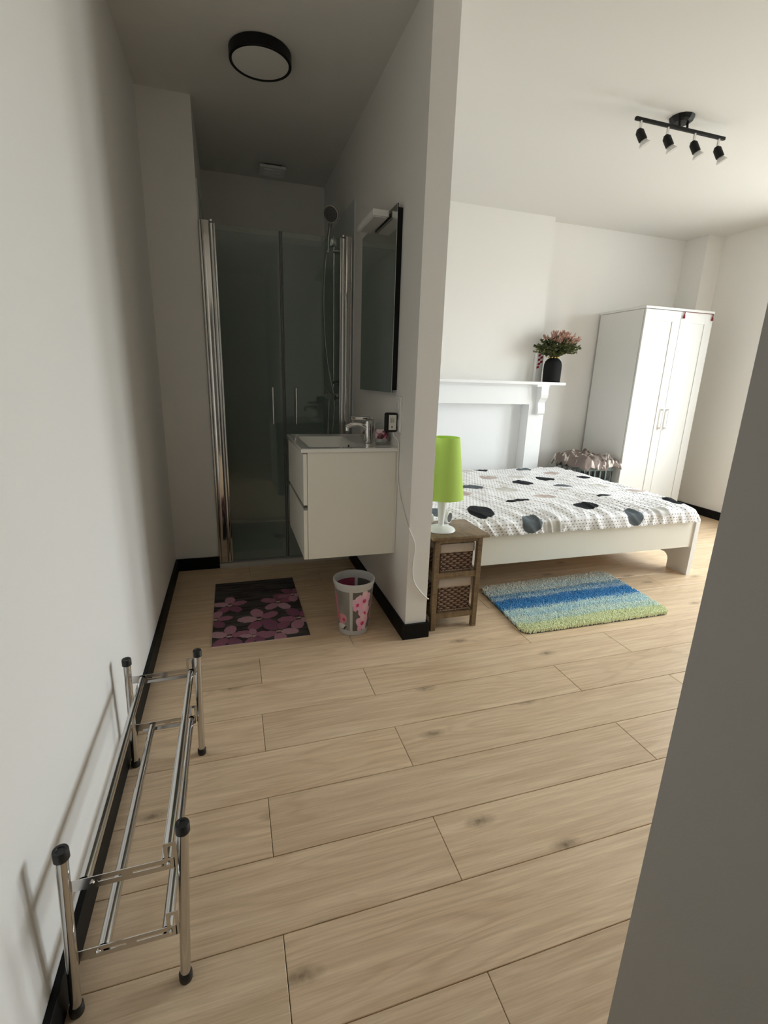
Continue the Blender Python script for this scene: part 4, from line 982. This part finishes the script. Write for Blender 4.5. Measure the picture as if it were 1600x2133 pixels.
    b = bm_new(); lathe(b, lx, ly, [(0, zt), (0.072, zt), (0.075, zt+0.004), (0.070, zt+0.012), (0.050, zt+0.020), (0.025, zt+0.026), (0, zt+0.028)], 48); obj('base', b, WG, l, smooth=True)
    b = bm_new(); lathe(b, lx, ly, [(0, zt+0.022), (0.013, zt+0.022), (0.015, zt+0.05), (0.022, zt+0.12), (0.025, zt+0.16), (0.023, zt+0.20), (0.014, zt+0.215), (0, zt+0.215)], 32); obj('stem', b, WG, l, smooth=True)
    SH = mat('lime_shade', srgb(214, 238, 136), 0.8, spec=0.1, bump=0.15, bscale=400); sp_ = SH.node_tree.nodes['Principled BSDF']
    k = NT(SH); tl = k.n('ShaderNodeBsdfTranslucent'); tl.inputs[0].default_value = srgb(214, 238, 136); mx = k.n('ShaderNodeMixShader'); mx.inputs[0].default_value = 0.35
    k.l(sp_.outputs[0], mx.inputs[1]); k.l(tl.outputs[0], mx.inputs[2]); k.l(mx.outputs[0], k.t.nodes['Material Output'].inputs[0])
    b = bm_new(); lathe(b, lx, ly, [(0.104, 0.682), (0.0665, 0.982), (0.0650, 0.982), (0.1025, 0.682), (0.104, 0.682)], 64); sh = obj('lamp_shade', b, SH, l, smooth=True)
    b = bm_new(); 
    for a in (0, 2*PI/3, 4*PI/3): cyl(b, (lx, ly, 0.72), (lx+0.098*math.cos(a), ly+0.098*math.sin(a), 0.72), 0.0012, n=6)
    cyl(b, (lx, ly, 0.71), (lx, ly, 0.755), 0.014, n=16); obj('shade_carrier', b, WG, l)
    b = bm_new(); bmesh.ops.create_uvsphere(b, u_segments=20, v_segments=12, radius=0.028, matrix=Matrix.Translation((lx, ly, 0.790))); obj('bulb', b, mat('opal_bulb', (0.85, 0.85, 0.82, 1), 0.3), l, smooth='all')
    # little camera-like round clock beside the lamp
    c = thing('alarm_clock', 'small round white alarm clock behind the green lamp', 'clock', (1.055, 2.235, zt))
    o_ = Vector((1.060, 2.235, zt+0.042)); ax = Vector((0.62, -0.78, 0)).normalized()
    b = bm_new(); cyl(b, o_-ax*0.022, o_+ax*0.014, 0.030, 0.034, n=36); cyl(b, o_+ax*0.014, o_+ax*0.018, 0.034, 0.031, n=36); obj('case', b, WG, c, smooth=True)
    b = bm_new(); cyl(b, o_+ax*0.018, o_+ax*0.0188, 0.026, n=32); fc = obj('face', b, mat('dark_face', (0.07, 0.07, 0.07, 1), 0.2), c)
    b = bm_new(); lathe(b, 1.052, 2.239, [(0, zt), (0.022, zt), (0.020, zt+0.004), (0.008, zt+0.012), (0, zt+0.012)], 20); obj('foot', b, WG, c, smooth=True)
    # white shell-like box half hidden behind the partition edge
    b = bm_new(); lathe(b, 0.958, 2.285, [(0, zt), (0.040, zt), (0.048, zt+0.012), (0.044, zt+0.045), (0.030, zt+0.058), (0, zt+0.062)], 28)
    tag(obj('white_pot', b, PLASTW, smooth=True), 'small white lidded pot at the back of the bedside table', 'pot')
bedside()

# ------------------------------------------------------------------ ceiling spot bar
def spots():
    x0, x1, y, z = 2.075, 2.690, 2.440, 2.585
    t = thing('spotlight_bar', 'black four-spot ceiling light bar above the bed', 'ceiling light', ((x0+x1)/2, y, ZC))
    b = bm_new(); lathe(b, 2.392, y+0.02, [(0, ZC), (0.062, ZC), (0.063, ZC-0.004), (0.055, ZC-0.020), (0.042, ZC-0.027), (0, ZC-0.029)], 12); obj('canopy', b, BLACKM, t)
    for x in (2.365, 2.42): obj('bar_mount', cyl(bm_new(), (x, y+0.005, ZC-0.022), (x, y, z+0.004), 0.006, n=10), BLACKM, t)
    obj('bar', bx(x0, x1, y-0.008, y+0.008, z-0.008, z+0.008, bev=0.003), BLACKM, t)
    for i, x in enumerate((2.112, 2.292, 2.478, 2.650)):
        s = obj('stem', cyl(bm_new(), (x, y, z-0.006), (x, y, z-0.062), 0.0075, n=14), CHROME, t, smooth=True)
        d = Vector((0.42, -0.25, -0.86)).normalized()
        p = Vector((x-0.002, y, z-0.052)); q = p+d*0.050
        b = bm_new(); cyl(b, p+d*0.004, q, 0.0205, 0.0205, n=24); cyl(b, p-d*0.010, p+d*0.004, 0.010, 0.0205, n=24); obj('spot_housing', b, BLACKM, s, smooth=True)
        b = bm_new(); cyl(b, q, q+d*0.020, 0.014, 0.026, n=24, caps=False); cyl(b, q+d*0.020, q+d*0.025, 0.0275, 0.0275, n=24)
        obj('bulb', b, mat('bulb_glass', (0.66, 0.65, 0.63, 1), 0.15) if i == 0 else bpy.data.materials['bulb_glass'], s, smooth=True)
spots()
